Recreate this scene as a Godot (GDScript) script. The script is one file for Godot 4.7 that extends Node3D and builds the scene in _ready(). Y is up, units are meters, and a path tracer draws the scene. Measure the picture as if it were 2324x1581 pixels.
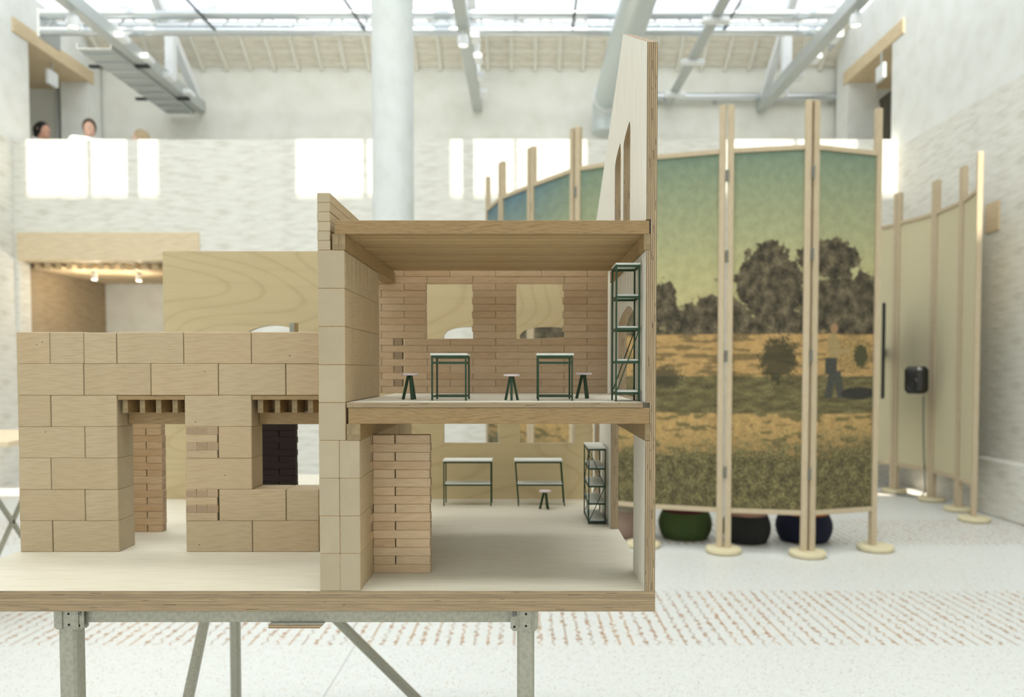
extends Node3D
# An architectural model of wooden blocks on a steel trestle, in a daylit exhibition hall.
# Metres, y up. The camera looks along -z; "depth" below always means -z.

const F := 1807.0          # focal length in pixels of the 2324 x 1581 frame
const CX := 1188.0         # vanishing point of depth lines
const HOR := 838.0         # eye level
const TP := 0.0335         # tangent of the slight downward tilt
const EYE := 1.4
const Z0 := 1.39           # depth of the model's cut front

var rng := RandomNumberGenerator.new()
var used := {}
var M := {}
var T := {}
var box_cache := {}

# ---------------------------------------------------------------- helpers

func P(u: float, v: float, z: float) -> Vector3:
	var p := atan(TP)
	var x := (u - CX) / F
	var y := -(v - HOR - F * TP) / F
	var dy := y * cos(p) - sin(p)
	var dz := y * sin(p) + cos(p)
	var t := z / dz
	return Vector3(x * t, EYE + dy * t, -z)

func X(u: float, z: float, v := HOR) -> float:
	return P(u, v, z).x

func Y(v: float, z: float) -> float:
	return P(CX, v, z).y

func numbered(n: String) -> String:
	if not used.has(n):
		used[n] = 0
		return n
	used[n] += 1
	return "%s_%03d" % [n, used[n]]

func thing(called: String, label: String, category: String, at := Vector3.ZERO, turn := 0.0, group := "") -> Node3D:
	var o := Node3D.new()
	o.name = numbered(called)
	add_child(o)
	o.position = at
	o.rotation.y = turn
	o.set_meta("label", label)
	o.set_meta("category", category)
	if group != "":
		o.set_meta("group", group)
	return o

func structure(called: String, label := "", category := "") -> Node3D:
	var o := Node3D.new()
	o.name = called
	add_child(o)
	o.set_meta("kind", "structure")
	if label != "":
		o.set_meta("label", label)
	if category != "":
		o.set_meta("category", category)
	return o

func part(called: String, mesh: Mesh, mats, parent: Node3D, at := Vector3.ZERO, rot := Vector3.ZERO) -> MeshInstance3D:
	var o := MeshInstance3D.new()
	o.name = called
	o.mesh = mesh
	if mats is Array:
		for i in mesh.get_surface_count():
			o.set_surface_override_material(i, mats[mini(i, mats.size() - 1)])
	else:
		for i in mesh.get_surface_count():
			o.set_surface_override_material(i, mats)
	o.position = at
	o.rotation = rot
	o.cast_shadow = GeometryInstance3D.SHADOW_CASTING_SETTING_ON
	parent.add_child(o, true)
	return o

class MB:
	var v := []
	var n := []
	var t := []
	var c := []
	func _grow(s: int) -> void:
		while v.size() <= s:
			v.append(PackedVector3Array())
			n.append(PackedVector3Array())
			t.append(PackedVector2Array())
	func tri3(s: int, a: Vector3, b: Vector3, d: Vector3, na: Vector3, nb: Vector3, nd: Vector3, ua: Vector2, ub: Vector2, ud: Vector2) -> void:
		_grow(s)
		if (b - a).cross(d - a).dot(na + nb + nd) > 0.0:
			v[s].append_array(PackedVector3Array([a, d, b])); n[s].append_array(PackedVector3Array([na, nd, nb])); t[s].append_array(PackedVector2Array([ua, ud, ub]))
		else:
			v[s].append_array(PackedVector3Array([a, b, d])); n[s].append_array(PackedVector3Array([na, nb, nd])); t[s].append_array(PackedVector2Array([ua, ub, ud]))
	func tri(s: int, a: Vector3, b: Vector3, d: Vector3, nn: Vector3, ua := Vector2.ZERO, ub := Vector2.ZERO, ud := Vector2.ZERO) -> void:
		tri3(s, a, b, d, nn, nn, nn, ua, ub, ud)
	func quad(s: int, a: Vector3, b: Vector3, d: Vector3, e: Vector3, nn: Vector3, ua := Vector2.ZERO, ub := Vector2.ZERO, ud := Vector2.ZERO, ue := Vector2.ZERO) -> void:
		tri(s, a, b, d, nn, ua, ub, ud)
		tri(s, a, d, e, nn, ua, ud, ue)
	func commit() -> ArrayMesh:
		var m := ArrayMesh.new()
		for s in v.size():
			if v[s].size() == 0:
				continue
			var arr := []
			arr.resize(Mesh.ARRAY_MAX)
			arr[Mesh.ARRAY_VERTEX] = v[s]
			arr[Mesh.ARRAY_NORMAL] = n[s]
			arr[Mesh.ARRAY_TEX_UV] = t[s]
			if s < c.size() and c[s].size() == v[s].size():
				arr[Mesh.ARRAY_COLOR] = c[s]
			m.add_surface_from_arrays(Mesh.PRIMITIVE_TRIANGLES, arr)
		return m

# a chamfered box about its centre; surface 0 = the long faces, surface 1 = the two faces across `axis`
func cbox(size: Vector3, b: float, axis := -1) -> ArrayMesh:
	var key := "%.4f %.4f %.4f %.4f %d" % [size.x, size.y, size.z, b, axis]
	if box_cache.has(key):
		return box_cache[key]
	var mb := MB.new()
	add_cbox(mb, Vector3.ZERO, size, b, axis)
	var m := mb.commit()
	box_cache[key] = m
	return m

func add_cbox(mb: MB, at: Vector3, size: Vector3, b: float, axis := -1, s0 := 0, s1 := 1) -> void:
	var h := size * 0.5
	b = minf(b, minf(h.x, minf(h.y, h.z)) * 0.9)
	for i in 3:
		var j := (i + 1) % 3
		var k := (i + 2) % 3
		for sg in [-1.0, 1.0]:
			var nn := Vector3.ZERO
			nn[i] = sg
			var q := []
			var uv := []
			for c in [[-1, -1], [1, -1], [1, 1], [-1, 1]]:
				var p := Vector3.ZERO
				p[i] = sg * h[i]
				p[j] = c[0] * (h[j] - b)
				p[k] = c[1] * (h[k] - b)
				q.append(p + at)
				uv.append(Vector2(p.x if i != 0 else p.z, p.y if i != 1 else p.z))
			mb.quad(s1 if i == axis else s0, q[0], q[1], q[2], q[3], nn, uv[0], uv[1], uv[2], uv[3])
		if b <= 0.0:
			continue
		# chamfers along axis i
		for sj in [-1.0, 1.0]:
			for sk in [-1.0, 1.0]:
				var a0 := Vector3.ZERO
				a0[j] = sj * h[j]; a0[k] = sk * (h[k] - b)
				var a1 := Vector3.ZERO
				a1[j] = sj * (h[j] - b); a1[k] = sk * h[k]
				var e := Vector3.ZERO
				e[i] = h[i] - b
				var nn := Vector3.ZERO
				nn[j] = sj; nn[k] = sk
				mb.quad(s0, at + a0 - e, at + a0 + e, at + a1 + e, at + a1 - e, nn.normalized())
	if b <= 0.0:
		return
	for sx in [-1.0, 1.0]:
		for sy in [-1.0, 1.0]:
			for sz in [-1.0, 1.0]:
				var s := Vector3(sx, sy, sz)
				mb.tri(s0, at + s * Vector3(h.x, h.y - b, h.z - b), at + s * Vector3(h.x - b, h.y, h.z - b), at + s * Vector3(h.x - b, h.y - b, h.z), s.normalized())

# a box given by its two corners, as a part
func slab(called: String, a: Vector3, b: Vector3, mats, parent: Node3D, bevel := 0.001, axis := -1) -> MeshInstance3D:
	var lo := a.min(b)
	var hi := a.max(b)
	return part(called, cbox(hi - lo, bevel, axis), mats, parent, (lo + hi) * 0.5 - parent.position)

# an outline with holes in the local xy plane, extruded from z = 0 to z = t; surface 0 = both caps, surface 1 = the cut edges
func prism(outline: PackedVector2Array, holes: Array, t: float, bas := Basis.IDENTITY, origin := Vector3.ZERO, skip_y := -99.0) -> ArrayMesh:
	var mb := MB.new()
	add_prism(mb, outline, holes, t, bas, origin, 0, 1, skip_y)
	return mb.commit()

func add_prism(mb: MB, outline: PackedVector2Array, holes: Array, t: float, bas := Basis.IDENTITY, origin := Vector3.ZERO, s0 := 0, s1 := 1, skip_y := -99.0) -> void:
	var rings := [outline]
	rings.append_array(holes)
	var xs := []
	for r in rings:
		for q in r:
			xs.append(q.x)
	xs.sort()
	var cuts := []
	for x in xs:
		if cuts.is_empty() or x - cuts[-1] > 1e-6:
			cuts.append(x)
	var put := func(x: float, y: float, z: float) -> Vector3: return origin + bas * Vector3(x, y, z)
	for ci in cuts.size() - 1:
		var a: float = cuts[ci]
		var b: float = cuts[ci + 1]
		var mid := (a + b) * 0.5
		var hits := []
		for r in rings:
			for i in r.size():
				var p: Vector2 = r[i]
				var q: Vector2 = r[(i + 1) % r.size()]
				if (p.x < mid) == (q.x < mid):
					continue
				var g := (q.y - p.y) / (q.x - p.x)
				hits.append([p.y + g * (mid - p.x), p.y + g * (a - p.x), p.y + g * (b - p.x)])
		hits.sort_custom(func(m, n): return m[0] < n[0])
		for k in range(0, hits.size() - 1, 2):
			var lo: Array = hits[k]
			var hi: Array = hits[k + 1]
			for z in [0.0, t]:
				var nn: Vector3 = bas * Vector3(0, 0, -1.0 if z == 0.0 else 1.0)
				mb.quad(s0, put.call(a, lo[1], z), put.call(b, lo[2], z), put.call(b, hi[2], z), put.call(a, hi[1], z), nn, Vector2(a, lo[1]), Vector2(b, lo[2]), Vector2(b, hi[2]), Vector2(a, hi[1]))
	for ri in rings.size():
		var r: PackedVector2Array = rings[ri]
		var area := 0.0
		for i in r.size():
			var p := r[i]
			var q := r[(i + 1) % r.size()]
			area += p.x * q.y - q.x * p.y
		var way := (1.0 if area > 0.0 else -1.0) * (1.0 if ri == 0 else -1.0)
		var along := 0.0
		for i in r.size():
			var p := r[i]
			var q := r[(i + 1) % r.size()]
			var d := q - p
			if d.length() < 1e-6 or (absf(p.y - skip_y) < 1e-5 and absf(q.y - skip_y) < 1e-5):
				continue
			var nn: Vector3 = bas * Vector3(d.y * way, -d.x * way, 0).normalized()
			mb.quad(s1, put.call(p.x, p.y, 0.0), put.call(q.x, q.y, 0.0), put.call(q.x, q.y, t), put.call(p.x, p.y, t), nn, Vector2(along, 0), Vector2(along + d.length(), 0), Vector2(along + d.length(), 1), Vector2(along, 1))
			along += d.length()

func add_tube(mb: MB, a: Vector3, b: Vector3, r: float, sides := 12, r2 := -1.0, s := 0, caps := true) -> void:
	if r2 < 0.0:
		r2 = r
	var d := (b - a).normalized()
	var u := d.cross(Vector3.UP if absf(d.y) < 0.9 else Vector3.RIGHT).normalized()
	var w := d.cross(u)
	var l := (b - a).length()
	for i in sides:
		var n0 := u * cos(TAU * i / sides) + w * sin(TAU * i / sides)
		var n1 := u * cos(TAU * (i + 1) / sides) + w * sin(TAU * (i + 1) / sides)
		mb.tri3(s, a + n0 * r, a + n1 * r, b + n1 * r2, n0, n1, n1, Vector2(0, float(i) / sides), Vector2(0, float(i + 1) / sides), Vector2(l, float(i + 1) / sides))
		mb.tri3(s, a + n0 * r, b + n1 * r2, b + n0 * r2, n0, n1, n0, Vector2(0, float(i) / sides), Vector2(l, float(i + 1) / sides), Vector2(l, float(i) / sides))
		if caps:
			mb.tri(s, a, a + n0 * r, a + n1 * r, -d)
			mb.tri(s, b, b + n0 * r2, b + n1 * r2, d)

func tube(a: Vector3, b: Vector3, r: float, sides := 12, r2 := -1.0) -> ArrayMesh:
	var mb := MB.new()
	add_tube(mb, a, b, r, sides, r2)
	return mb.commit()

func add_path(mb: MB, pts: Array, r: float, sides := 8) -> void:
	for i in pts.size() - 1:
		add_tube(mb, pts[i], pts[i + 1], r, sides)

# a square bar from a to b
func add_bar(mb: MB, a: Vector3, b: Vector3, w: float, h: float, s := 0) -> void:
	var d := (b - a).normalized()
	var u := d.cross(Vector3.UP if absf(d.y) < 0.95 else Vector3.BACK).normalized() * w * 0.5
	var n := d.cross(u).normalized() * h * 0.5
	var q := [u + n, u - n, -u - n, -u + n]
	for i in 4:
		var j := (i + 1) % 4
		mb.quad(s, a + q[i], b + q[i], b + q[j], a + q[j], (q[i] + q[j]).normalized(), Vector2(0, 0), Vector2((b - a).length(), 0), Vector2((b - a).length(), w), Vector2(0, w))
	mb.quad(s, a + q[0], a + q[1], a + q[2], a + q[3], -d)
	mb.quad(s, b + q[0], b + q[1], b + q[2], b + q[3], d)

func bar(a: Vector3, b: Vector3, w: float, h := -1.0) -> ArrayMesh:
	var mb := MB.new()
	add_bar(mb, a, b, w, w if h < 0.0 else h)
	return mb.commit()

# a surface of revolution about y; profile = [radius, height] pairs from the bottom up
func add_lathe(mb: MB, profile: Array, sides := 32, at := Vector3.ZERO, s := 0) -> void:
	var ns := []
	for i in profile.size():
		var a: Vector2 = profile[maxi(i - 1, 0)]
		var b: Vector2 = profile[mini(i + 1, profile.size() - 1)]
		var d := b - a
		ns.append(Vector2(d.y, -d.x).normalized())
	for i in profile.size() - 1:
		for k in sides:
			var c := []
			var nn := []
			for e in [[i, k], [i, k + 1], [i + 1, k + 1], [i + 1, k]]:
				var an: float = TAU * e[1] / sides
				var q: Vector2 = profile[e[0]]
				var m: Vector2 = ns[e[0]]
				c.append(at + Vector3(q.x * cos(an), q.y, q.x * sin(an)))
				nn.append(Vector3(m.x * cos(an), m.y, m.x * sin(an)))
			mb.tri3(s, c[0], c[1], c[2], nn[0], nn[1], nn[2], Vector2.ZERO, Vector2.ZERO, Vector2.ZERO)
			mb.tri3(s, c[0], c[2], c[3], nn[0], nn[2], nn[3], Vector2.ZERO, Vector2.ZERO, Vector2.ZERO)

func lathe(profile: Array, sides := 32) -> ArrayMesh:
	var mb := MB.new()
	add_lathe(mb, profile, sides)
	return mb.commit()

func arc(c: Vector2, r: float, a0: float, a1: float, n: int) -> Array:
	var out := []
	for i in n + 1:
		var a := lerpf(a0, a1, float(i) / n)
		out.append(c + Vector2(cos(a), sin(a)) * r)
	return out

func rect2(x0: float, y0: float, x1: float, y1: float) -> PackedVector2Array:
	return PackedVector2Array([Vector2(x0, y0), Vector2(x1, y0), Vector2(x1, y1), Vector2(x0, y1)])

# a pointed opening: straight sides up to `spring`, then two arcs that meet at `apex` (x, y)
func lancet(x0: float, x1: float, y0: float, spring: float, apex: Vector2) -> PackedVector2Array:
	var out := PackedVector2Array([Vector2(x0, y0), Vector2(x1, y0), Vector2(x1, spring)])
	for i in range(1, 10):
		var t := i / 10.0
		out.append(Vector2(lerpf(x1, apex.x, pow(t, 1.7)), lerpf(spring, apex.y, 1.0 - pow(1.0 - t, 1.25))))
	out.append(apex)
	for i in range(1, 10):
		var t := 1.0 - i / 10.0
		out.append(Vector2(lerpf(x0, apex.x, pow(t, 1.7)), lerpf(spring, apex.y, 1.0 - pow(1.0 - t, 1.25))))
	out.append(Vector2(x0, spring))
	return out

# ---------------------------------------------------------------- materials

func noise_tex(sd: int, freq: float, oct: int, lo: Color, hi: Color, size := 512, kind := FastNoiseLite.TYPE_SIMPLEX_SMOOTH, mid := 0.5) -> NoiseTexture2D:
	var f := FastNoiseLite.new()
	f.seed = sd
	f.noise_type = kind
	f.frequency = freq
	f.fractal_octaves = oct
	var g := Gradient.new()
	g.set_color(0, lo)
	g.set_color(1, hi)
	g.add_point(mid, lo.lerp(hi, 0.62))
	var t := NoiseTexture2D.new()
	t.width = size
	t.height = size
	t.seamless = true
	t.noise = f
	t.color_ramp = g
	return t

func plain(c: Color, rough := 0.6, metal := 0.0) -> StandardMaterial3D:
	var m := StandardMaterial3D.new()
	m.albedo_color = c
	m.roughness = rough
	m.metallic = metal
	return m

func tri_mat(c: Color, tex: Texture2D, sc: Vector3, off := Vector3.ZERO, rough := 0.6, world := true) -> StandardMaterial3D:
	var m := plain(c, rough)
	m.albedo_texture = tex
	m.uv1_triplanar = true
	m.uv1_world_triplanar = world
	m.uv1_triplanar_sharpness = 8.0
	m.uv1_scale = sc
	m.uv1_offset = off
	return m

func uv_mat(c: Color, tex: Texture2D, sc: Vector3, off := Vector3.ZERO, rough := 0.6) -> StandardMaterial3D:
	var m := plain(c, rough)
	m.albedo_texture = tex
	m.uv1_scale = sc
	m.uv1_offset = off
	return m

# cut edge of plywood: layers across v, slow changes of tone and small voids along u
func ply_edge_image(layers: int, boards: int, sd: int) -> ImageTexture:
	var w := 1024
	var h := 192
	var im := Image.create(w, h, false, Image.FORMAT_RGB8)
	var f := FastNoiseLite.new()
	f.seed = sd
	f.frequency = 0.01
	f.fractal_octaves = 4
	var r := RandomNumberGenerator.new()
	r.seed = sd
	var tone := []
	for i in layers:
		tone.append(r.randf_range(-0.05, 0.05))
	for y in h:
		var q := float(y) / h * layers
		var li := mini(int(q), layers - 1)
		var fr := q - li
		var seam := minf(fr, 1.0 - fr) < 0.14
		for x in w:
			var g := f.get_noise_2d(x * 1.0, y * 9.0 + li * 300.0)
			var k: float = (0.66 if li % 2 == 0 else 0.92) + tone[li] + g * 0.14
			if seam:
				k -= 0.10
			im.set_pixel(x, y, Color(k, k * 0.905, k * 0.755))
	for i in 26:
		var x := r.randi_range(0, w - 40)
		var li := r.randi_range(1, layers - 2)
		im.fill_rect(Rect2i(x, int((li + 0.25) * h / layers), r.randi_range(4, 26), maxi(2, int(0.4 * h / layers))), Color(0.30, 0.24, 0.17))
	for b in range(1, boards):
		im.fill_rect(Rect2i(0, int(float(b) * h / boards), w, 2), Color(0.45, 0.38, 0.28))
	return ImageTexture.create_from_image(im)

# rotary-cut face veneer: slow flowing bands
func veneer_image(sd: int, amount: float) -> ImageTexture:
	var s := 512
	var im := Image.create(s, s, false, Image.FORMAT_RGB8)
	var f := FastNoiseLite.new()
	f.seed = sd
	f.frequency = 0.0032
	f.fractal_octaves = 2
	var g := FastNoiseLite.new()
	g.seed = sd + 5
	g.frequency = 0.05
	g.fractal_octaves = 3
	for y in s:
		for x in s:
			var a := f.get_noise_2d(x * 0.7, y * 1.6)
			var band := sin(a * 44.0 + y * 0.02)
			var line := pow(maxf(band, 0.0), 7.0)
			var k := 1.0 - amount * (0.75 * line + 0.20 * (0.5 + 0.5 * band)) + 0.035 * g.get_noise_2d(x * 0.12, y * 1.5)
			im.set_pixel(x, y, Color(k, k * (1.0 - 0.05 * amount * line * 6.0), k * (1.0 - 0.10 * amount * line * 6.0)))
	return ImageTexture.create_from_image(im)

# growth rings across the end of a timber
func rings_image(sd: int, centre: Vector2, freq: float, contrast: float) -> ImageTexture:
	var s := 256
	var im := Image.create(s, s, false, Image.FORMAT_RGB8)
	var f := FastNoiseLite.new()
	f.seed = sd
	f.frequency = 0.012
	f.fractal_octaves = 3
	var g := FastNoiseLite.new()
	g.seed = sd + 9
	g.frequency = 0.25
	for y in s:
		for x in s:
			var d := (Vector2(x, y) / s - centre).length() + f.get_noise_2d(x, y) * 0.035
			var band := 0.5 + 0.5 * sin(d * freq)
			var strength := clampf(0.55 + 1.3 * f.get_noise_2d(x * 0.4 + 90.0, y * 0.4), 0.1, 1.0)
			var k := 1.0 - contrast * strength * band * band - 0.05 * maxf(g.get_noise_2d(x, y), 0.0)
			im.set_pixel(x, y, Color(k, k * 0.985, k * 0.955))
	return ImageTexture.create_from_image(im)

func make_materials() -> void:
	T.grain = noise_tex(3, 0.018, 5, Color(0.90, 0.882, 0.845), Color(1, 1, 1))
	T.grain2 = noise_tex(8, 0.035, 5, Color(0.70, 0.63, 0.53), Color(1, 1, 1), 512, FastNoiseLite.TYPE_SIMPLEX_SMOOTH, 0.38)
	T.soft = noise_tex(12, 0.01, 3, Color(0.955, 0.95, 0.935), Color(1, 1, 1))
	T.fine = noise_tex(21, 0.12, 3, Color(0.86, 0.86, 0.84), Color(1, 1, 1), 512, FastNoiseLite.TYPE_SIMPLEX_SMOOTH, 0.35)
	T.felt = noise_tex(31, 0.07, 4, Color(0.78, 0.78, 0.76), Color(1, 1, 1))
	T.rammed = noise_tex(41, 0.014, 5, Color(0.88, 0.87, 0.845), Color(1, 1, 1), 512, FastNoiseLite.TYPE_SIMPLEX_SMOOTH, 0.36)
	T.zinc = noise_tex(51, 0.03, 4, Color(0.86, 0.865, 0.85), Color(1, 1, 1))
	T.rings = [rings_image(5, Vector2(-0.9, 1.9), 150.0, 0.065), rings_image(6, Vector2(1.9, -0.9), 130.0, 0.06), rings_image(7, Vector2(0.2, 2.4), 170.0, 0.05), rings_image(8, Vector2(2.2, 1.8), 190.0, 0.045)]
	T.oak_rings = rings_image(15, Vector2(0.7, -0.4), 150.0, 0.40)
	# maple building blocks: grain along x or z, six tones; the ends show growth rings
	for ax in 3:
		var sc := Vector3(40, 40, 40)
		sc[ax] = 1.9
		var scb := Vector3(34, 34, 34)
		scb[ax] = 3.0
		var sco := Vector3(30, 30, 30)
		sco[ax] = 1.6
		for k in 6:
			var off := Vector3(k * 0.37, k * 0.61, k * 0.23)
			var tone: Color = [Color(0.748, 0.668, 0.532), Color(0.742, 0.658, 0.522), Color(0.752, 0.662, 0.522), Color(0.744, 0.666, 0.534), Color(0.736, 0.652, 0.518), Color(0.752, 0.674, 0.540)][k]
			M["block%d%d" % [ax, k]] = tri_mat(tone, T.grain, sc, off, 0.55)
			var bt: Color = [Color(0.835, 0.722, 0.578), Color(0.818, 0.702, 0.556), Color(0.828, 0.724, 0.585), Color(0.805, 0.685, 0.536), Color(0.843, 0.735, 0.592), Color(0.822, 0.712, 0.568)][k]
			M["brick%d%d" % [ax, k]] = tri_mat(bt, T.grain, scb, off, 0.6)
		for k in 3:
			M["oak%d%d" % [ax, k]] = tri_mat([Color(0.665, 0.560, 0.385), Color(0.645, 0.540, 0.370), Color(0.675, 0.572, 0.400)][k], T.grain2, sco, Vector3(k * 0.3, k * 0.7, k * 0.4), 0.6)
	for k in 4:
		M["end%d" % k] = uv_mat([Color(0.705, 0.652, 0.550), Color(0.692, 0.638, 0.536), Color(0.714, 0.662, 0.558), Color(0.698, 0.645, 0.545)][k], T.rings[k], Vector3(12, 12, 12), Vector3(0.31 * k, 0.47 * k, 0), 0.65)
		M["brickend%d" % k] = uv_mat([Color(0.650, 0.560, 0.460), Color(0.668, 0.582, 0.480), Color(0.632, 0.548, 0.452), Color(0.690, 0.605, 0.500)][k], T.rings[(k + 1) % 4], Vector3(22, 22, 22), Vector3(0.21 * k, 0.37 * k, 0), 0.7)
	M.oak_end = uv_mat(Color(0.610, 0.535, 0.400), T.oak_rings, Vector3(26, 26, 26), Vector3(0.2, 0.1, 0), 0.7)
	for k in 3:
		M["joist%d" % k] = tri_mat([Color(0.660, 0.556, 0.382), Color(0.636, 0.532, 0.362), Color(0.672, 0.568, 0.396)][k], T.soft, Vector3(1.6, 30, 30), Vector3(k * 0.3, k * 0.7, k * 0.4), 0.6)
	M.dark_brick = tri_mat(Color(0.12, 0.035, 0.028), T.grain, Vector3(3, 34, 34), Vector3.ZERO, 0.7)  # near-black red, one even colour for a single pier
	T.edge = ply_edge_image(11, 1, 77)
	T.base_edge = ply_edge_image(29, 3, 78)
	T.veneer = veneer_image(90, 0.05)
	M.ply_edge = uv_mat(Color(0.77, 0.735, 0.675), T.edge, Vector3(1.6, 1, 1), Vector3.ZERO, 0.7)
	M.ply_edge_in = uv_mat(Color(0.77, 0.735, 0.675), T.edge, Vector3(1.6, 5.0 / 11.0, 1), Vector3.ZERO, 0.7)
	M.ply_edge_out = uv_mat(Color(0.77, 0.735, 0.675), T.edge, Vector3(1.6, 6.0 / 11.0, 1), Vector3(0, 5.0 / 11.0, 0), 0.7)
	M.ply_edge_thin = uv_mat(Color(0.77, 0.735, 0.675), T.edge, Vector3(1.6, 7.0 / 11.0, 1), Vector3(0.4, 0, 0), 0.7)
	M.base_edge = uv_mat(Color(0.80, 0.76, 0.70), T.base_edge, Vector3(1.1, 1, 1), Vector3(0.3, 0, 0), 0.7)
	M.ply_face = uv_mat(Color(0.905, 0.890, 0.840), T.soft, Vector3(8, 1.2, 1), Vector3.ZERO, 0.55)
	M.ply_back = uv_mat(Color(0.795, 0.720, 0.550), T.veneer, Vector3(0.70, 0.80, 1), Vector3(0.80, 0.45, 0), 0.55)
	M.packer_edge = uv_mat(Color(0.85, 0.79, 0.72), T.edge, Vector3(1.6, 45, 1), Vector3.ZERO, 0.7)
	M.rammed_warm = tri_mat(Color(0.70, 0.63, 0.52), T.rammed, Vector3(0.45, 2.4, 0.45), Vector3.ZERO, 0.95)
	M.base_top = uv_mat(Color(0.840, 0.812, 0.735), T.soft, Vector3(1.4, 9, 1), Vector3.ZERO, 0.5)
	M.deck = uv_mat(Color(0.915, 0.890, 0.815), T.soft, Vector3(1.4, 9, 1), Vector3.ZERO, 0.5)
	M.green = plain(Color(0.125, 0.235, 0.110), 0.55)
	M.seat_pink = plain(Color(0.86, 0.79, 0.79), 0.5)
	M.slab_top = tri_mat(Color(0.88, 0.885, 0.84), T.fine, Vector3(40, 40, 40), Vector3.ZERO, 0.6)
	M.zinc = tri_mat(Color(0.675, 0.662, 0.598), T.zinc, Vector3(6, 6, 6), Vector3.ZERO, 0.42)
	M.zinc.metallic = 0.3
	M.bolt = plain(Color(0.50, 0.50, 0.47), 0.35, 0.9)
	M.knot = plain(Color(0.33, 0.25, 0.16), 0.8)
	M.hole = plain(Color(0.05, 0.05, 0.045), 0.9)
	# the hall
	M.plaster = tri_mat(Color(0.940, 0.945, 0.925), T.soft, Vector3(0.5, 0.5, 0.5), Vector3.ZERO, 0.9)
	M.cream = tri_mat(Color(0.935, 0.935, 0.900), T.soft, Vector3(0.4, 0.4, 0.4), Vector3.ZERO, 0.9)
	M.rammed = tri_mat(Color(0.935, 0.930, 0.895), T.rammed, Vector3(0.45, 2.4, 0.45), Vector3.ZERO, 0.95)
	M.spruce = tri_mat(Color(0.915, 0.845, 0.715), T.grain, Vector3(0.5, 6, 6), Vector3.ZERO, 0.7)
	M.spruce_z = tri_mat(Color(0.905, 0.825, 0.680), T.grain, Vector3(6, 6, 0.5), Vector3.ZERO, 0.7)
	M.roof_board = tri_mat(Color(0.975, 0.960, 0.910), T.grain, Vector3(0.4, 5, 5), Vector3.ZERO, 0.8)
	M.roof_board2 = tri_mat(Color(0.955, 0.935, 0.880), T.grain, Vector3(0.4, 5, 5), Vector3(0.4, 0.2, 0.7), 0.8)
	M.rafter = tri_mat(Color(0.955, 0.945, 0.90), T.soft, Vector3(1, 1, 1), Vector3.ZERO, 0.8)
	M.white_steel = plain(Color(0.93, 0.94, 0.94), 0.45)
	M.grey_steel = plain(Color(0.74, 0.76, 0.75), 0.4, 0.3)
	M.silver = plain(Color(0.80, 0.82, 0.83), 0.28, 0.85)
	M.duct = plain(Color(0.82, 0.85, 0.85), 0.38, 0.5)
	M.black = plain(Color(0.035, 0.038, 0.04), 0.5)
	M.cable = plain(Color(0.16, 0.18, 0.18), 0.6)
	M.dark_panel = tri_mat(Color(0.34, 0.32, 0.28), T.grain, Vector3(3, 0.5, 3), Vector3.ZERO, 0.7)
	M.column = tri_mat(Color(0.865, 0.885, 0.880), T.soft, Vector3(1, 0.7, 1), Vector3.ZERO, 0.5)
	M.larch = tri_mat(Color(0.790, 0.725, 0.610), T.grain, Vector3(9, 0.9, 9), Vector3.ZERO, 0.6)
	M.larch_foot = plain(Color(0.850, 0.805, 0.660), 0.6)
	M.felt_plain = tri_mat(Color(0.880, 0.840, 0.700), T.felt, Vector3(3, 3, 3), Vector3.ZERO, 1.0)
	var opal := plain(Color(0.96, 0.97, 0.97), 0.6)
	opal.backlight_enabled = true
	opal.backlight = Color(1, 1, 1)
	opal.cull_mode = BaseMaterial3D.CULL_DISABLED
	M.opal = opal
	var clear := plain(Color(1, 1, 1, 0.04), 0.02)
	clear.transparency = BaseMaterial3D.TRANSPARENCY_ALPHA
	M.clear = clear

func block_mats(ax: int) -> Array:
	return [M["block%d%d" % [ax, rng.randi() % 6]], M["end%d" % (rng.randi() % 4)]]

func brick_mats(ax: int) -> Array:
	return [M["brick%d%d" % [ax, rng.randi() % 6]], M["brickend%d" % (rng.randi() % 4)]]

func oak_mats(ax: int) -> Array:
	return [M["oak%d%d" % [ax, rng.randi() % 3]], M.oak_end]

# one piece laid between two corners, with a hair of play all round
func lay(called: String, a: Vector3, b: Vector3, mats: Array, axis: int, parent: Node3D, bevel := 0.0011, play := 0.0004) -> void:
	var gap := Vector3(play, minf(play, 0.00012), play)
	var lo := a.min(b) + gap
	var hi := a.max(b) - gap
	var jit := Vector3(0, 0, rng.randf_range(-0.0004, 0.0004)) if axis != 2 else Vector3(rng.randf_range(-0.0004, 0.0004), 0, 0)
	part(called, cbox(hi - lo, bevel, axis), mats, parent, (lo + hi) * 0.5 + jit - parent.position)

# ---------------------------------------------------------------- the wooden model

var YB := 0.0     # top of the model's base board
var CL := 0.0     # course height of the low wall
var CT := 0.0     # course height of the tall wall

func build_base() -> void:
	var o := thing("plywood_base_board", "thick laminated plywood board carrying the whole wooden model", "board", Vector3(0, 0, 0))
	var x0 := -1.083
	var x1 := 0.232
	var yb := Y(1387, Z0)
	# three boards glued together; the edge shows their layers
	var bas := Basis(Vector3(1, 0, 0), Vector3(0, 0, -1), Vector3(0, 1, 0))
	part("board", prism(rect2(x0, Z0, x1, 2.95), [], YB - yb, bas, Vector3(0, yb, 0)), [M.base_top, M.base_edge], o)

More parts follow.
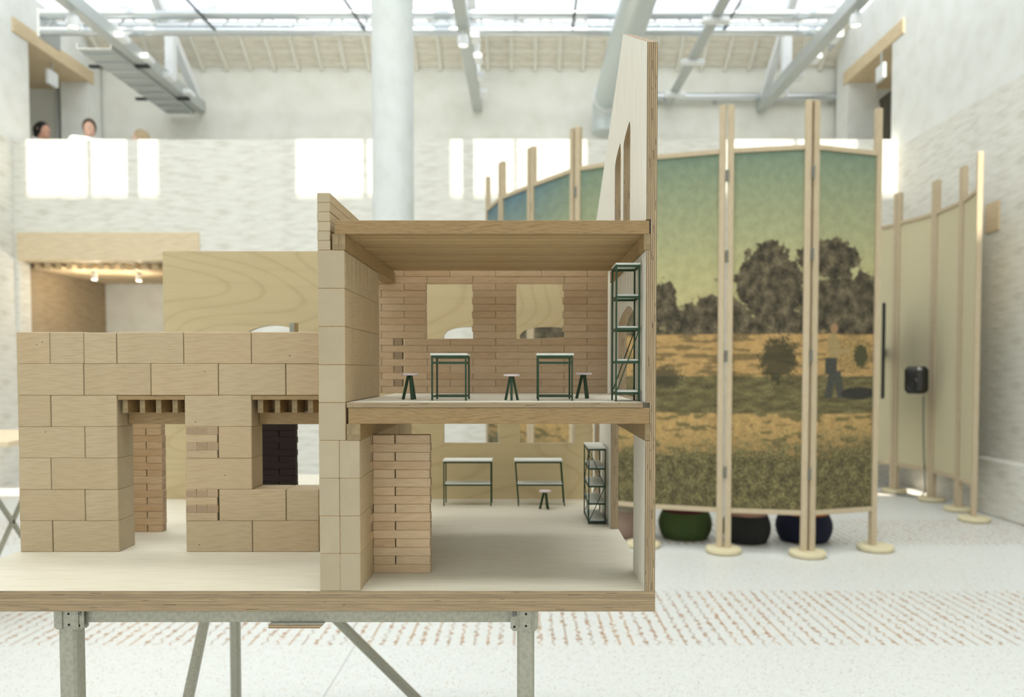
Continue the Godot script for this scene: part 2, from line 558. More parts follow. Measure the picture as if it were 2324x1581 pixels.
func build_low_wall() -> void:
	var z := Z0 * 1.2152
	var th := 0.071
	var o := thing("block_wall", "low wall of pale wooden blocks with a doorway and a window", "model wall", Vector3(X(384, z), YB, -z - th * 0.5))
	var ylines := []
	for i in 8:
		ylines.append(YB + CL * (7 - i))
	var rows := [
		[[37, 113], [113, 190], [190, 264], [264.5, 416], [416.5, 570], [570.5, 723.5]],
		[[38, 189.5], [190, 342], [342.5, 495], [495.5, 648], [648.5, 723.5]],
		[[39.5, 114.5], [115, 265.5], [418.5, 571]],
		[[41, 192], [192.5, 266.5], [495.5, 571.5]],
		[[42, 115.5], [116, 267.5], [420, 572]],
		[[43, 192.5], [193, 268.5], [497, 649], [649.5, 723.5]],
		[[45, 118.5], [119.5, 270], [422, 572.5], [573, 723.5]],
	]
	for r in 7:
		var vm: float = 753.0 + 71.1 * (r + 0.5)
		for b in rows[r]:
			var a := Vector3(X(b[0], z, vm), ylines[r + 1], -z)
			var c := Vector3(X(b[1], z, vm), ylines[r], -z - th)
			if b[0] == 190 and r == 0:
				c.y -= 0.0012
			lay("block", a, c, block_mats(0), 0, o)
	# two places where a block is replaced by small bricks: header rows over stretcher rows
	for r in [3, 5]:
		var vm: float = 753.0 + 71.1 * (r + 0.5)
		var xa := X(421.0, z, vm)
		var xb := X(494.5, z, vm)
		for k in 4:
			var y1: float = ylines[r] - CL * k / 4.0
			var y0: float = y1 - CL / 4.0
			if k % 2 == 0:
				for q in 3:
					var w := (xb - xa) / 3.0
					var mats := brick_mats(2)
					lay("brick", Vector3(xa + w * q, y0, -z), Vector3(xa + w * (q + 1), y1, -z - th), mats, 2, o, 0.0008)
			else:
				lay("brick", Vector3(xa, y0, -z), Vector3(xb - 0.0012, y1, -z - 0.034), [M["block0%d" % (k + 1)], M.end1], 0, o, 0.0008)
				lay("brick", Vector3(xa, y0, -z - 0.036), Vector3(xb - 0.0012, y1, -z - th), [M["block0%d" % (k + 2)], M.end2], 0, o, 0.0008)

	# small knots in the maple
	for q in [[96, 776], [103, 980], [464.5, 842.5], [657, 807], [443, 957], [510, 1078], [452, 1236], [83, 782]]:
		var k := P(q[0], q[1], z - 0.0006)
		part("knot", lathe([Vector2(0.0011, -0.0004), Vector2(0.0009, 0.0003), Vector2(0.0001, 0.0004)], 10), M.knot, o, k - o.position, Vector3(PI / 2, 0, 0)).scale = Vector3(1.5, 1.0, 0.7)

	# timber lintels over the two openings
	for w in [["timber_lintel", "oak lintel with four joist ends over the doorway of the low wall", 266.0, 418.0, [279, 318, 355, 392]],
			["timber_lintel", "oak lintel with four joist ends over the window of the low wall", 571.5, 723.0, [586, 624, 663, 699]]]:
		var xl := X(w[2], z, 930)
		var xr := X(w[3], z, 930)
		var top: float = ylines[2] - 0.0006
		var l := thing(w[0], w[1], "lintel", Vector3((xl + xr) * 0.5, top - 0.06, -z - th * 0.5))
		var bh := 0.0092
		lay("board", Vector3(xl, top - bh, -z - 0.001), Vector3(xr, top, -z - th), oak_mats(0), 0, l, 0.0006)
		var jh := 0.0285
		for u in w[4]:
			var xx := X(u, z * 1.006, 925)
			lay("joist", Vector3(xx, top - bh - jh, -z - 0.007), Vector3(xx + 0.0122, top - bh, -z - th + 0.001), oak_mats(2), 2, l, 0.0006)
		lay("back_board", Vector3(xl, top - bh - jh, -z - th + 0.0008), Vector3(xr, top - bh, -z - th - 0.006), [M.oak02, M.oak02], 0, l, 0.0004)
		lay("beam", Vector3(xl, top - bh - jh - 0.0265, -z - 0.046), Vector3(xr, top - bh - jh, -z - th + 0.002), oak_mats(0), 0, l, 0.0006)

func build_tall_wall() -> void:
	var xo := X(725, Z0, 1000) - 0.0012
	var o := thing("block_wall", "tall cut-through wall of stacked wooden blocks showing end grain, carrying oak ledgers", "model wall", Vector3(xo + 0.03, YB, -Z0 - 0.2))
	# thick lower half: two rows of blocks side by side, four courses
	var w2 := 0.0357
	for c in 4:
		var y0 := YB + CT * c
		var y1 := y0 + CT
		for s in 2:
			var xa := xo + w2 * s
			var cuts := [Z0, Z0 + 0.143, Z0 + 0.286, Z0 + 0.429, 2.038]
			if c % 2 == 1:
				cuts = [Z0, 1.487, 1.5585, Z0 + 0.31, Z0 + 0.453, 2.038]
			for i in cuts.size() - 1:
				if c % 2 == 1 and s == 1 and i == 1:
					for k in 4:
						var b0 := y0 + CT * k / 4.0
						var b1 := b0 + CT / 4.0
						if k % 2 == 1:
							for q in 3:
								var zz: float = cuts[1] + 0.0238 * q
								lay("brick", Vector3(xa, b0, -zz), Vector3(xa + w2 - 0.0006, b1, -zz - 0.0238), brick_mats(0), 0, o, 0.0007)
						else:
							lay("brick", Vector3(xa, b0, -cuts[1]), Vector3(xa + w2, b1, -cuts[2]), brick_mats(2), 2, o, 0.0007)
				else:
					lay("block", Vector3(xa, y0, -cuts[i]), Vector3(xa + w2, y1, -cuts[i + 1]), block_mats(2), 2, o, 0.0009, 0.0001)
	# thin upper half: one row, five courses
	var w1 := 0.0475
	var zend := Z0 * 1.2376
	for c in range(4, 9):
		var y0 := YB + CT * c
		var cuts := [Z0, Z0 + 0.143, Z0 + 0.285, zend]
		if c % 2 == 0:
			cuts = [Z0, Z0 + 0.0755, Z0 + 0.2185, zend]
		for i in cuts.size() - 1:
			if cuts[i + 1] - cuts[i] < 0.01:
				continue
			lay("block", Vector3(xo, y0, -cuts[i]), Vector3(xo + w1, y0 + CT, -cuts[i + 1]), block_mats(2), 2, o, 0.0012, 0.0002)

	# one brick thick upstand on top of it
	var yt := YB + CT * 9
	var p := thing("brick_upstand", "thin upstand of stacked wooden bricks on top of the tall block wall", "model wall", Vector3(xo + 0.01, yt, -Z0 - 0.2))
	var rh := (Y(437, Z0) - yt) / 6.0
	for r in 6:
		var y0 := yt + rh * r
		var cut := Z0
		var n := 0
		while cut < 1.93:
			var l := 0.055 if (n == 0 and r % 2 == 1) else 0.11
			var e := minf(cut + l, 1.932)
			lay("brick", Vector3(xo, y0, -cut), Vector3(xo + 0.023, y0 + rh, -e), [M["block2%d" % (rng.randi() % 6)], M["end%d" % (rng.randi() % 4)]], 2, p, 0.0008)
			cut = e
			n += 1

func build_timber_floors() -> void:
	var zb := 1.93
	# upper ceiling: joists on wall plates
	var yp0 := YB + CT * 9
	var yj0 := Y(530.5, Z0)
	var yj1 := Y(499.5, Z0)
	var o := thing("timber_ceiling", "oak joists laid across wall plates over the upper room, open to the sky", "model ceiling", Vector3(-0.05, yp0, -1.66))
	lay("wall_plate", Vector3(-0.3325, yp0, -Z0), Vector3(-0.3213, yj0, -zb), oak_mats(2), 2, o, 0.0006, 0.0001)
	lay("wall_plate", Vector3(-0.3213, yp0, -Z0), Vector3(-0.3096, yj0, -zb), oak_mats(2), 2, o, 0.0006, 0.0001)
	lay("wall_plate", Vector3(0.2093, yp0, -Z0), Vector3(0.2213, yj0, -zb), oak_mats(2), 2, o, 0.0006, 0.0001)
	for i in 15:
		var z := Z0 + 0.0003 + 0.0357 * i
		lay("joist", Vector3(-0.3275, yj0, -z), Vector3(0.2185, yj1, -z - (0.0205 if i == 0 else 0.0190)), oak_mats(0) if i == 0 else [M["joist%d" % (i % 3)], M.oak_end], 0, o, 0.0006 if i == 0 else 0.0022, 0.0001)
	# upper floor: a plywood deck on beams, ledgers at both ends
	var yd := Y(913, Z0)
	var ye := Y(925.2, Z0)
	var yf := Y(961.5, Z0)
	var yl := YB + CT * 4
	var f := thing("timber_floor", "plywood deck on oak beams and ledgers forming the upper room's floor", "model floor", Vector3(-0.05, yl, -1.66))
	var bas := Basis(Vector3(1, 0, 0), Vector3(0, 0, -1), Vector3(0, 1, 0))
	part("deck", prism(rect2(-0.3090, Z0, 0.2085, 1.955), [], yd - ye, bas, Vector3(0, ye, 0) - f.position), [M.deck, M.ply_edge_thin], f)
	for i in 6:
		var z := Z0 + 0.0006 + 0.106 * i
		lay("beam", Vector3(-0.3065, yf, -z), Vector3(0.2212, ye, -z - 0.0205), oak_mats(0), 0, f, 0.0006, 0.0001)
	lay("ledger", Vector3(-0.3096, yl, -Z0), Vector3(-0.2855, yf, -zb), oak_mats(2), 2, f, 0.0006, 0.0001)
	lay("ledger", Vector3(0.2125, yl, -Z0), Vector3(0.2213, yf, -zb), oak_mats(2), 2, f, 0.0006, 0.0001)

func build_gable() -> void:
	# plywood gable wall in the plane x = 0.214 .. 0.232; local x = depth, local y = height
	var o := thing("plywood_gable_wall", "tall plywood gable wall with pointed openings beside the upper room", "model wall", Vector3(0.222, YB, -1.8))
	var bas := Basis(Vector3(0, 0, -1), Vector3(0, 1, 0), Vector3(1, 0, 0))
	var xi := 0.2130
	var xm := 0.2216
	var xe := 0.2315
	var ytop := Y(95, Z0)
	var zpk := 1.725
	var ypk := Y(77.5, zpk)
	var zbk := 2.384
	var ybk := ypk - (zbk - zpk) * 0.455
	var yl := YB + CT * 4
	var yf := Y(961.5, Z0)
	var yd := Y(914, Z0)
	var yp := YB + CT * 9
	var yj1 := Y(499.5, Z0)
	var door := rect2(Z0 * 1.104, YB, Z0 * 1.392, yf)
	var back_gap := rect2(Z0 * 1.60, YB, Z0 * 1.70, yf)
	var big := lancet(Z0 * 1.093, Z0 * 1.285, yd, Y(735, 1.70), Vector2(Z0 * 1.17, Y(694, Z0 * 1.17)))
	var la := lancet(Z0 * 1.1535, Z0 * 1.2295, yj1 + 0.004, Y(328, 1.70), Vector2(Z0 * 1.162, Y(275, Z0 * 1.162)))
	var lb := lancet(Z0 * 1.264, Z0 * 1.345, yj1 + 0.004, Y(375, 1.84), Vector2(Z0 * 1.274, Y(325, Z0 * 1.274)))
	var shape := PackedVector2Array([Vector2(Z0, YB), Vector2(zbk, YB), Vector2(zbk, ybk), Vector2(zpk, ypk), Vector2(Z0, ytop)])
	part("outer_layer", prism(shape, [door, back_gap, big, la, lb], xe - xm, bas, Vector3(xm, 0, 0) - o.position, YB), [M.ply_face, M.ply_edge_out], o)
	# inner layer, let in for the ledger, the floor, the plate and the joists
	part("inner_layer", prism(rect2(Z0, YB, zbk, yl - 0.0004), [rect2(Z0 * 1.104, YB, Z0 * 1.392, yl - 0.0004), rect2(Z0 * 1.60, YB, Z0 * 1.70, yl - 0.0004)], xm - xi, bas, Vector3(xi, 0, 0) - o.position, YB), [M.ply_face, M.ply_edge_in], o)
	part("inner_layer", prism(rect2(Z0, yd + 0.0004, zbk, yp - 0.0003), [big], xm - xi, bas, Vector3(xi, 0, 0) - o.position), [M.ply_face, M.ply_edge_in], o)
	var up := PackedVector2Array([Vector2(Z0, yj1 + 0.0016), Vector2(zbk, yj1 + 0.0016), Vector2(zbk, ybk), Vector2(zpk, ypk), Vector2(Z0, ytop)])
	part("inner_layer", prism(up, [la, lb], xm - xi, bas, Vector3(xi, 0, 0) - o.position), [M.ply_face, M.ply_edge_in], o)

func build_brick_back() -> void:
	var z := Z0 * 1.39
	var th := 0.0225
	var yb := Y(913, Z0)
	var rh := CT / 4.0
	var o := thing("brick_wall", "wall of small reddish wooden bricks with two square windows behind the upper room", "model wall", Vector3(-0.08, yb, -z - th * 0.5))
	var w1 := [X(967, z, 706), X(1070.5, z, 706)]
	var w2 := [X(1172, z, 706), X(1277, z, 706)]
	var x0 := -0.352
	var x1 := 0.2045
	var n := 0
	var rows := 18
	for r in rows:
		var y0 := yb + rh * r
		var open := r >= 8 and r < 16
		var spans := [[x0, x1]]
		if open:
			spans = [[x0, w1[0]], [w1[1], w2[0]], [w2[1], x1]]
		elif r < 8 and r % 2 == 1:
			var hx := X(893.5, z, 830)
			var hx2 := X(914, z, 830)
			lay("brick", Vector3(hx + 0.0006, y0, -z + 0.0006), Vector3(hx2 - 0.0006, y0 + rh, -z - th), [M["brickend%d" % ((r / 2) % 3)], M.brickend0], 1, o, 0.0007)
			spans = [[x0, hx], [hx2, x1]]
		for s in spans:
			var j: float = w1[0] - 0.44 + (0.0 if r % 2 == 0 else 0.0553)
			while j < s[1]:
				var a := maxf(j, s[0])
				var b := minf(j + 0.1106, s[1])
				if b - a > 0.006:
					lay("brick", Vector3(a, y0, -z), Vector3(b, y0 + rh, -z - th), brick_mats(0), 0, o, 0.0009, 0.0003)
				j += 0.1106
		n += 1

func pier(label: String, x0: float, x1: float, z: float, rows: int, rh: float, split: float, full_first: bool, mats_fn: Callable) -> Node3D:
	var th := 0.0235
	var o := thing("brick_pier", label, "model pier", Vector3((x0 + x1) * 0.5, YB, -z - th * 0.5))
	for r in rows:
		var y0 := YB + rh * r
		var dx := rng.randf_range(-0.0008, 0.0008)
		if (r % 2 == 0) == full_first:
			lay("brick", Vector3(x0, y0, -z), Vector3(x1 + dx, y0 + rh, -z - th), mats_fn.call(), 0, o, 0.0009, 0.0003)
		else:
			var xs := lerpf(x0, x1, split)
			lay("brick", Vector3(x0 - dx, y0, -z), Vector3(xs - 0.0005, y0 + rh, -z - th), mats_fn.call(), 0, o, 0.0009, 0.0003)
			lay("brick", Vector3(xs + 0.0007, y0, -z), Vector3(x1 - 0.0006 + dx, y0 + rh, -z - th), mats_fn.call(), 0, o, 0.0009, 0.0003)
	return o

func build_piers() -> void:
	var z := Z0 * 1.0877
	pier("pale brick pier standing against the tall block wall in the lower room", X(846, z, 1140), X(977, z, 1140), z, 16, CT / 4.0, 0.388, true, func(): return brick_mats(0))
	z = Z0 * 1.366
	pier("reddish brick pier seen through the doorway of the low block wall", X(264, z, 1090), X(368, z, 1090), z, 16, CT / 4.0, 0.66, false, func(): return brick_mats(0))
	z = Z0 * 1.475
	var d := pier("very dark red brick pier seen through the window of the low block wall", X(572, z, 1040), X(671, z, 1040), z, 27, CT / 4.0, 0.62, true, func(): return [M.dark_brick, M.dark_brick])
	var top := YB + CT / 4.0 * 27
	var s := thing("wood_offcut", "small upright grey and wooden offcut standing on the dark brick pier", "offcut", Vector3(X(664, z, 745), top, -z - 0.012))
	var xa := X(656, z, 745)
	var xm := X(667, z, 745)
	var xb := X(672.5, z, 745)
	lay("grey_side", Vector3(xa, top, -z - 0.004), Vector3(xm, Y(732, z), -z - 0.02), [M.zinc, M.zinc], 1, s, 0.0004, 0.0)
	lay("wood_side", Vector3(xm, top, -z - 0.004), Vector3(xb, Y(732, z), -z - 0.02), [M.oak10, M.oak_end], 1, s, 0.0004, 0.0)

func build_ply_back() -> void:
	var z := Z0 * 1.715
	var o := thing("plywood_back_wall", "long honey coloured plywood wall with arched openings behind the wooden rooms", "model wall", Vector3(-0.43, YB, -z - 0.009))
	var x0 := X(369, z, 600)
	var x1 := X(1343, z, 1050)
	var yt := Y(570, z)
	var outline := rect2(x0, YB, x1, yt)
	# a wide round-headed gateway
	var c := X(622, z, 800)
	var ra := 127.0 * z / F
	var ya := Y(738, z) - ra
	var gate := [Vector2(c - ra, YB), Vector2(c + ra, YB)]
	gate.append_array(arc(Vector2(c, ya), ra, 0.0, PI, 28))
	var holes := [PackedVector2Array(gate)]
	for w in [[1007.0, 1133.0], [1180.0, 1305.5]]:
		var a := X(w[0], z, 880)
		var b := X(w[1], z, 880)
		var ys := Y(760, z)
		var yc := Y(741.5, z)
		var hole := [Vector2(a, Y(1005, z)), Vector2(b, Y(1005, z)), Vector2(b, ys)]
		for i in range(1, 16):
			var t := i / 16.0 * 2.0 - 1.0
			hole.append(Vector2(lerpf(b, a, i / 16.0), ys + (yc - ys) * pow(1.0 - pow(absf(t), 2.6), 0.6)))
		hole.append(Vector2(a, ys))
		holes.append(PackedVector2Array(hole))
	part("board", prism(outline, holes, 0.018, Basis.IDENTITY, Vector3(0, 0, -z - 0.018) - o.position, YB), [M.ply_back, M.ply_edge], o)
	var s := thing("plywood_strip", "narrow upright plywood strip between the back wall and the gable wall", "strip", Vector3(X(1352, z * 1.02, 1050), YB, -z * 1.02))
	lay("strip", Vector3(X(1347.5, z * 1.02, 1050), YB, -z * 1.02), Vector3(X(1358, z * 1.02, 1050), yt - 0.05, -z * 1.02 - 0.03), [M.ply_face, M.ply_edge], 1, s, 0.0004, 0.0)

# ---------------------------------------------------------------- model furniture

func mini_table(label: String, x0: float, x1: float, yb: float, h: float, zf: float, zb: float, lean: float, low_shelf: float, rails: bool, group: String) -> Node3D:
	var o := thing("miniature_table", label, "model table", Vector3((x0 + x1) * 0.5, yb, -(zf + zb) * 0.5), 0.0, group)
	var g := 0.0032
	var w := (x1 - x0) * 0.5
	var d := (zb - zf) * 0.5
	var ht := h - 0.0042
	slab("top", o.position + Vector3(-w - 0.0016 - lean, ht, -d - 0.0016), o.position + Vector3(w + 0.0016 - lean, h, d + 0.0016), M.slab_top, o, 0.0005)
	for sx in [-1.0, 1.0]:
		for sz in [-1.0, 1.0]:
			part("leg", bar(Vector3(sx * (w - g / 2), 0, sz * (d - g / 2)), Vector3(sx * (w - g / 2) - lean, ht, sz * (d - g / 2)), g), M.green, o)
	var levels := [[ht - 0.0022, 0.0044, lean]]
	if rails:
		levels.append([h * 0.80, g * 1.2, 0.0])
		levels.append([h * 0.085, g * 0.8, 0.0])
	elif low_shelf > 0.0:
		levels.append([low_shelf, g, lean * low_shelf / h])
	for lv in levels:
		for sz in [-1.0, 1.0]:
			part("rail", bar(Vector3(-w + g - lv[2], lv[0], sz * (d - g / 2)), Vector3(w - g - lv[2], lv[0], sz * (d - g / 2)), g * 0.8, lv[1]), M.green, o)
		for sx in [-1.0, 1.0]:
			part("rail", bar(Vector3(sx * (w - g / 2) - lv[2], lv[0], -d + g), Vector3(sx * (w - g / 2) - lv[2], lv[0], d - g), g * 0.8, lv[1]), M.green, o)
	if low_shelf > 0.0:
		slab("shelf", o.position + Vector3(-w + g - lean * 0.5, low_shelf + g * 0.5, -d + g), o.position + Vector3(w - g - lean * 0.5, low_shelf + g * 0.5 + 0.003, d - g), M.slab_top, o, 0.0004)
	return o

func mini_stool(label: String, at: Vector3, h: float, r: float, turn: float, group: String) -> Node3D:
	var o := thing("miniature_stool", label, "model stool", at, turn, group)
	part("seat", lathe([Vector2(0.0001, h - 0.0042), Vector2(r - 0.0006, h - 0.0042), Vector2(r, h - 0.0034), Vector2(r, h - 0.0008), Vector2(r - 0.0008, h), Vector2(0.0001, h)], 28), M.seat_pink, o)
	for k in 3:
		var a := TAU * k / 3.0 + PI / 2
		var d := Vector3(cos(a), 0, sin(a))
		part("leg", bar(d * r * 0.86, d * r * 0.20 + Vector3(0, h - 0.0042, 0), 0.0046), M.green, o)
	return o

func mini_shelf(label: String, x0: float, x1: float, yb: float, h: float, zf: float, zb: float, levels: Array, braces: Array) -> Node3D:
	var o := thing("miniature_shelf", label, "model shelf", Vector3((x0 + x1) * 0.5, yb, -(zf + zb) * 0.5))
	var g := 0.0031
	var w := (x1 - x0) * 0.5 - g / 2
	var d := (zb - zf) * 0.5 - g / 2
	for sx in [-1.0, 1.0]:
		for sz in [-1.0, 1.0]:
			part("post", bar(Vector3(sx * w, 0, sz * d), Vector3(sx * w, h, sz * d), g), M.green, o)
	for lv in levels:
		for sz in [-1.0, 1.0]:
			part("rail", bar(Vector3(-w + g / 2, lv, sz * d), Vector3(w - g / 2, lv, sz * d), g * 0.85, 0.0040), M.green, o)
		for sx in [-1.0, 1.0]:
			part("rail", bar(Vector3(sx * w, lv, -d + g / 2), Vector3(sx * w, lv, d - g / 2), g * 0.85, 0.0040), M.green, o)
		var y0: float = lv + 0.002
		var out := g * 0.5 if absf(lv - h + 0.002) < 0.003 else -g * 0.5
		slab("board", o.position + Vector3(-w - out, y0, -d - out), o.position + Vector3(w + out, y0 + 0.0036, d + out), M.slab_top, o, 0.0004)
	for b in braces:
		part("brace", bar(Vector3(b[0] * w, b[1], b[2] * d), Vector3(b[3] * w, b[4], b[5] * d), 0.0019), M.green, o)
	return o

func build_furniture() -> void:
	var yd := Y(913, Z0)
	var zf := Z0 * 1.06
	var up := "green framed tables in the upper room"
	mini_table("green framed miniature table between two stools, further from the tall shelf", X(978.5, zf, 860), X(1059, zf, 860), yd, Y(801, zf) - yd, zf, zf + 0.088, 0.0, 0.0, true, up)
	mini_table("green framed miniature table in the upper room beside the tall green shelf", X(1219.5, zf, 860), X(1300.5, zf, 860), yd, Y(801, zf) - yd, zf, zf + 0.088, 0.0, 0.0, true, up)
	var gs := "pink seated stools in the upper room"
	for s in [[930.5, 1.10, 846.5, "pink topped three-legged miniature stool beside the block wall in the upper room", 0.45], [1161.0, 1.075, 848.5, "pink topped three-legged miniature stool standing between the two upper tables", 0.0], [1324.5, 1.14, 845.5, "pink topped three-legged miniature stool between an upper table and the tall shelf", 0.35]]:
		var z: float = Z0 * s[1]
		mini_stool(s[3], Vector3(X(s[0], z, 880), yd, -z), Y(s[2], z) - yd, 18.6 * z / F, s[4], gs)
	zf = Z0 * 1.03
	var lv := []
	for v in [601.5, 674.0, 746.5, 821.5, 892.5]:
		lv.append(Y(v, zf) - yd)
	lv[0] -= 0.0012
	var h: float = Y(600, zf) - yd
	mini_shelf("tall narrow green miniature shelf with five boards in the upper room", X(1396.8, zf, 760), X(1453.0, zf, 760), yd, h, zf, zf + 0.066, lv,
		[[-0.9, lv[4] + 0.006, 1.0, 0.95, lv[2] - 0.003, 1.0], [-0.9, lv[4] + 0.006, -1.0, 0.95, lv[2] - 0.003, -1.0]])
	# lower room
	var lg := "green framed tables in the lower room"
	zf = Z0 * 1.627
	mini_table("upright long green framed miniature table with a shelf below the back windows", X(1006, zf, 1100), X(1115.5, zf, 1100), YB, Y(1044, zf) - YB, zf, zf + 0.064, 0.0, Y(1101, zf) - YB, false, lg)
	mini_table("leaning long green framed miniature table with a shelf behind the single stool", X(1175.5, zf, 1100), X(1282.5, zf, 1100), YB, Y(1044, zf) - YB, zf, zf + 0.064, 0.0095, Y(1101, zf) - YB, false, lg)
	var z := Z0 * 1.595
	mini_stool("pink topped miniature stool alone in front of the leaning lower table", Vector3(X(1237, z, 1130), YB, -z), Y(1112.5, z) - YB, 13.8 * z / F, 0.6, "")
	zf = Z0 * 1.436
	lv = []
	for v in [1020.5, 1064.0, 1104.0, 1143.5, 1184.0]:
		lv.append(Y(v, zf) - YB)
	h = lv[0] + 0.002
	mini_shelf("green cross braced miniature shelf with pale boards in the lower room", X(1335.0, zf, 1100), X(1375.3, zf, 1100), YB, h, zf, zf + 0.15, lv,
		[[-0.9, lv[0] - 0.003, 1.0, 0.95, lv[2], 1.0], [-0.9, lv[4] + 0.004, 1.0, 0.95, lv[2], 1.0], [-1.0, lv[0] - 0.003, 0.9, -1.0, lv[2], -0.9], [-1.0, lv[4] + 0.004, 0.9, -1.0, lv[2], -0.9], [-0.9, lv[0] - 0.003, -1.0, 0.95, lv[2], -1.0], [-0.9, lv[4] + 0.004, -1.0, 0.95, lv[2], -1.0]])

# ---------------------------------------------------------------- the steel trestle under the model

func angle_leg(w: float, t: float, lip: float) -> PackedVector2Array:
	# folded channel, open at the back, with rounded-off corners
	return PackedVector2Array([Vector2(-w * 0.36, 0), Vector2(w * 0.36, 0), Vector2(w * 0.5, -w * 0.14), Vector2(w * 0.5, -w), Vector2(w * 0.5 - lip, -w), Vector2(w * 0.5 - lip, -w + t), Vector2(w * 0.5 - t, -w + t), Vector2(w * 0.5 - t, -w * 0.17), Vector2(w * 0.34, -t), Vector2(-w * 0.34, -t), Vector2(-w * 0.5 + t, -w * 0.17), Vector2(-w * 0.5 + t, -w + t), Vector2(-w * 0.5 + lip, -w + t), Vector2(-w * 0.5 + lip, -w), Vector2(-w * 0.5, -w), Vector2(-w * 0.5, -w * 0.14)])

func build_trestle() -> void:
	var yt := Y(1387, Z0) - 0.0006
	var z := Z0 + 0.028
	var zb := 2.9
	var o := thing("steel_trestle", "galvanised steel trestle frame with diagonal braces under the plywood base board", "trestle", Vector3(-0.42, 0, -2.1))
	var up := Basis(Vector3(1, 0, 0), Vector3(0, 0, -1), Vector3(0, 1, 0))
	var prof := angle_leg(0.031, 0.002, 0.007)
	var flip := Basis(Vector3(-1, 0, 0), Vector3(0, 0, 1), Vector3(0, 1, 0))
	var xl := X(163, z, 1480)
	var xr := X(1193, z, 1480)
	var xbl := X(534, zb, 1480)
	var xbr := X(1191, zb, 1480)
	for q in [[xl, z], [xr, z], [xbl, zb], [xbr, zb]]:
		part("leg", prism(prof, [], yt - 0.002, Basis(Vector3(1, 0, 0), Vector3(0, 0, 1), Vector3(0, -1, 0)), Vector3(q[0], yt, -q[1] + 0.0155) - o.position), M.zinc, o)
	# rails round the top
	var rh := 0.0295
	var rail_bot := Y(1408.5, z)
	slab("rail", Vector3(xl + 0.0165, rail_bot, -z - 0.012), Vector3(xr - 0.0165, yt, -z + 0.008), M.zinc, o, 0.0012)
	slab("rail", Vector3(xbl + 0.0165, rail_bot, -zb - 0.012), Vector3(xbr - 0.0165, yt, -zb + 0.008), M.zinc, o, 0.0012)
	part("side_rail", bar(Vector3(xl, yt - 0.016, -z - 0.03) - o.position, Vector3(xbl, yt - 0.016, -zb + 0.03) - o.position, 0.022, 0.028), M.zinc, o)
	part("side_rail", bar(Vector3(xr, yt - 0.016, -z - 0.03) - o.position, Vector3(xbr, yt - 0.016, -zb + 0.03) - o.position, 0.022, 0.028), M.zinc, o)
	# corner brackets on the two front legs
	for s in [[xl, 1.0, 121.0, 189.0, 1428.5], [xr, -1.0, 1158.5, 1221.5, 1432.0]]:
		var a := X(s[2], z - 0.02, 1410)
		var b := X(s[3], z - 0.02, 1410)
		var yb := Y(s[4], z - 0.02)
		var c := 0.005
		var ol := PackedVector2Array([Vector2(a + c, yb), Vector2(b - c, yb), Vector2(b, yb + c), Vector2(b, yt), Vector2(a, yt), Vector2(a, yb + c)])
		var br := part("bracket", prism(ol, [], 0.0022, Basis.IDENTITY, Vector3(0, 0, -z + 0.0160) - o.position), M.zinc, o)
		var w := b - a
		# pressed ribs either side of the leg
		for k in [0.22, 0.76]:
			part("rib", cbox(Vector3(0.0030, yt - yb - 0.001, 0.0034), 0.0009), M.zinc, br, Vector3(a + w * (k + 0.05), (yt + yb) * 0.5, -z + 0.0196) - o.position)
		for k in [[0.49 if s[1] > 0 else 0.56, 0.81, false], [0.50 if s[1] > 0 else 0.56, 0.24, false], [0.84 if s[1] > 0 else 0.13, 0.82, true], [0.84 if s[1] > 0 else 0.14, 0.20, false]]:
			var cc := Vector3(a + w * k[0], yb + (yt - yb) * k[1], -z + 0.0182) - o.position
			if k[2]:
				var mb := MB.new()
				add_lathe(mb, [Vector2(0.0047, 0), Vector2(0.0047, 0.0012), Vector2(0.0036, 0.0022), Vector2(0.0020, 0.0022), Vector2(0.0016, 0.0006), Vector2(0.0001, 0.0006)], 18)
				part("screw", mb.commit(), M.bolt, br, cc, Vector3(PI / 2, 0, 0))
			else:
				part("hole", lathe([Vector2(0.0021, 0), Vector2(0.0021, 0.0003), Vector2(0.0001, 0.0003)], 14), M.hole, br, cc, Vector3(PI / 2, 0, 0))
	var tb := X(190, z, 1405)
	var tabo := PackedVector2Array([Vector2(tb - 0.002, rail_bot - 0.010), Vector2(tb + 0.009, rail_bot - 0.010), Vector2(tb + 0.0125, rail_bot - 0.0065), Vector2(tb + 0.0125, rail_bot + 0.001), Vector2(tb - 0.002, rail_bot + 0.001)])
	var tab := part("tab", prism(tabo, [], 0.002, Basis.IDENTITY, Vector3(0, 0, -z + 0.006) - o.position), M.zinc, o)
	part("rivet", lathe([Vector2(0.0016, 0), Vector2(0.0014, 0.0008), Vector2(0.0001, 0.0012)], 12), M.bolt, tab, Vector3(tb + 0.004, rail_bot - 0.004, -z + 0.008) - o.position, Vector3(PI / 2, 0, 0))
	# diagonals
	part("brace", bar(Vector3(xl + 0.03, 0.05, -z - 0.03) - o.position, Vector3(xbl, yt - 0.04, -zb + 0.03) - o.position, 0.026, 0.022), M.zinc, o)
	part("brace", bar(P(534, 1178, zb - 0.03) - o.position, P(1062, 1700, zb - 0.03) - o.position, 0.034, 0.024), M.zinc, o)
	# a scrap of plywood screwed under the rail
	var s := thing("plywood_packer", "short plywood packer with a slanted end fixed under the front steel rail", "packer", Vector3(X(675, z, 1414), rail_bot, -z))
	var pa := X(614, Z0 + 0.02, 1414)
	var pb := X(734, Z0 + 0.02, 1414)
	var py := Y(1420.5, Z0 + 0.02)
	var po := PackedVector2Array([Vector2(pa, py), Vector2(pb - 0.004, py), Vector2(pb + 0.003, rail_bot - 0.0005), Vector2(pa, rail_bot - 0.0005)])
	var mb2 := MB.new()
	add_prism(mb2, po, [], 0.04, Basis.IDENTITY, Vector3(0, 0, -z - 0.02) - s.position, 1, 0)
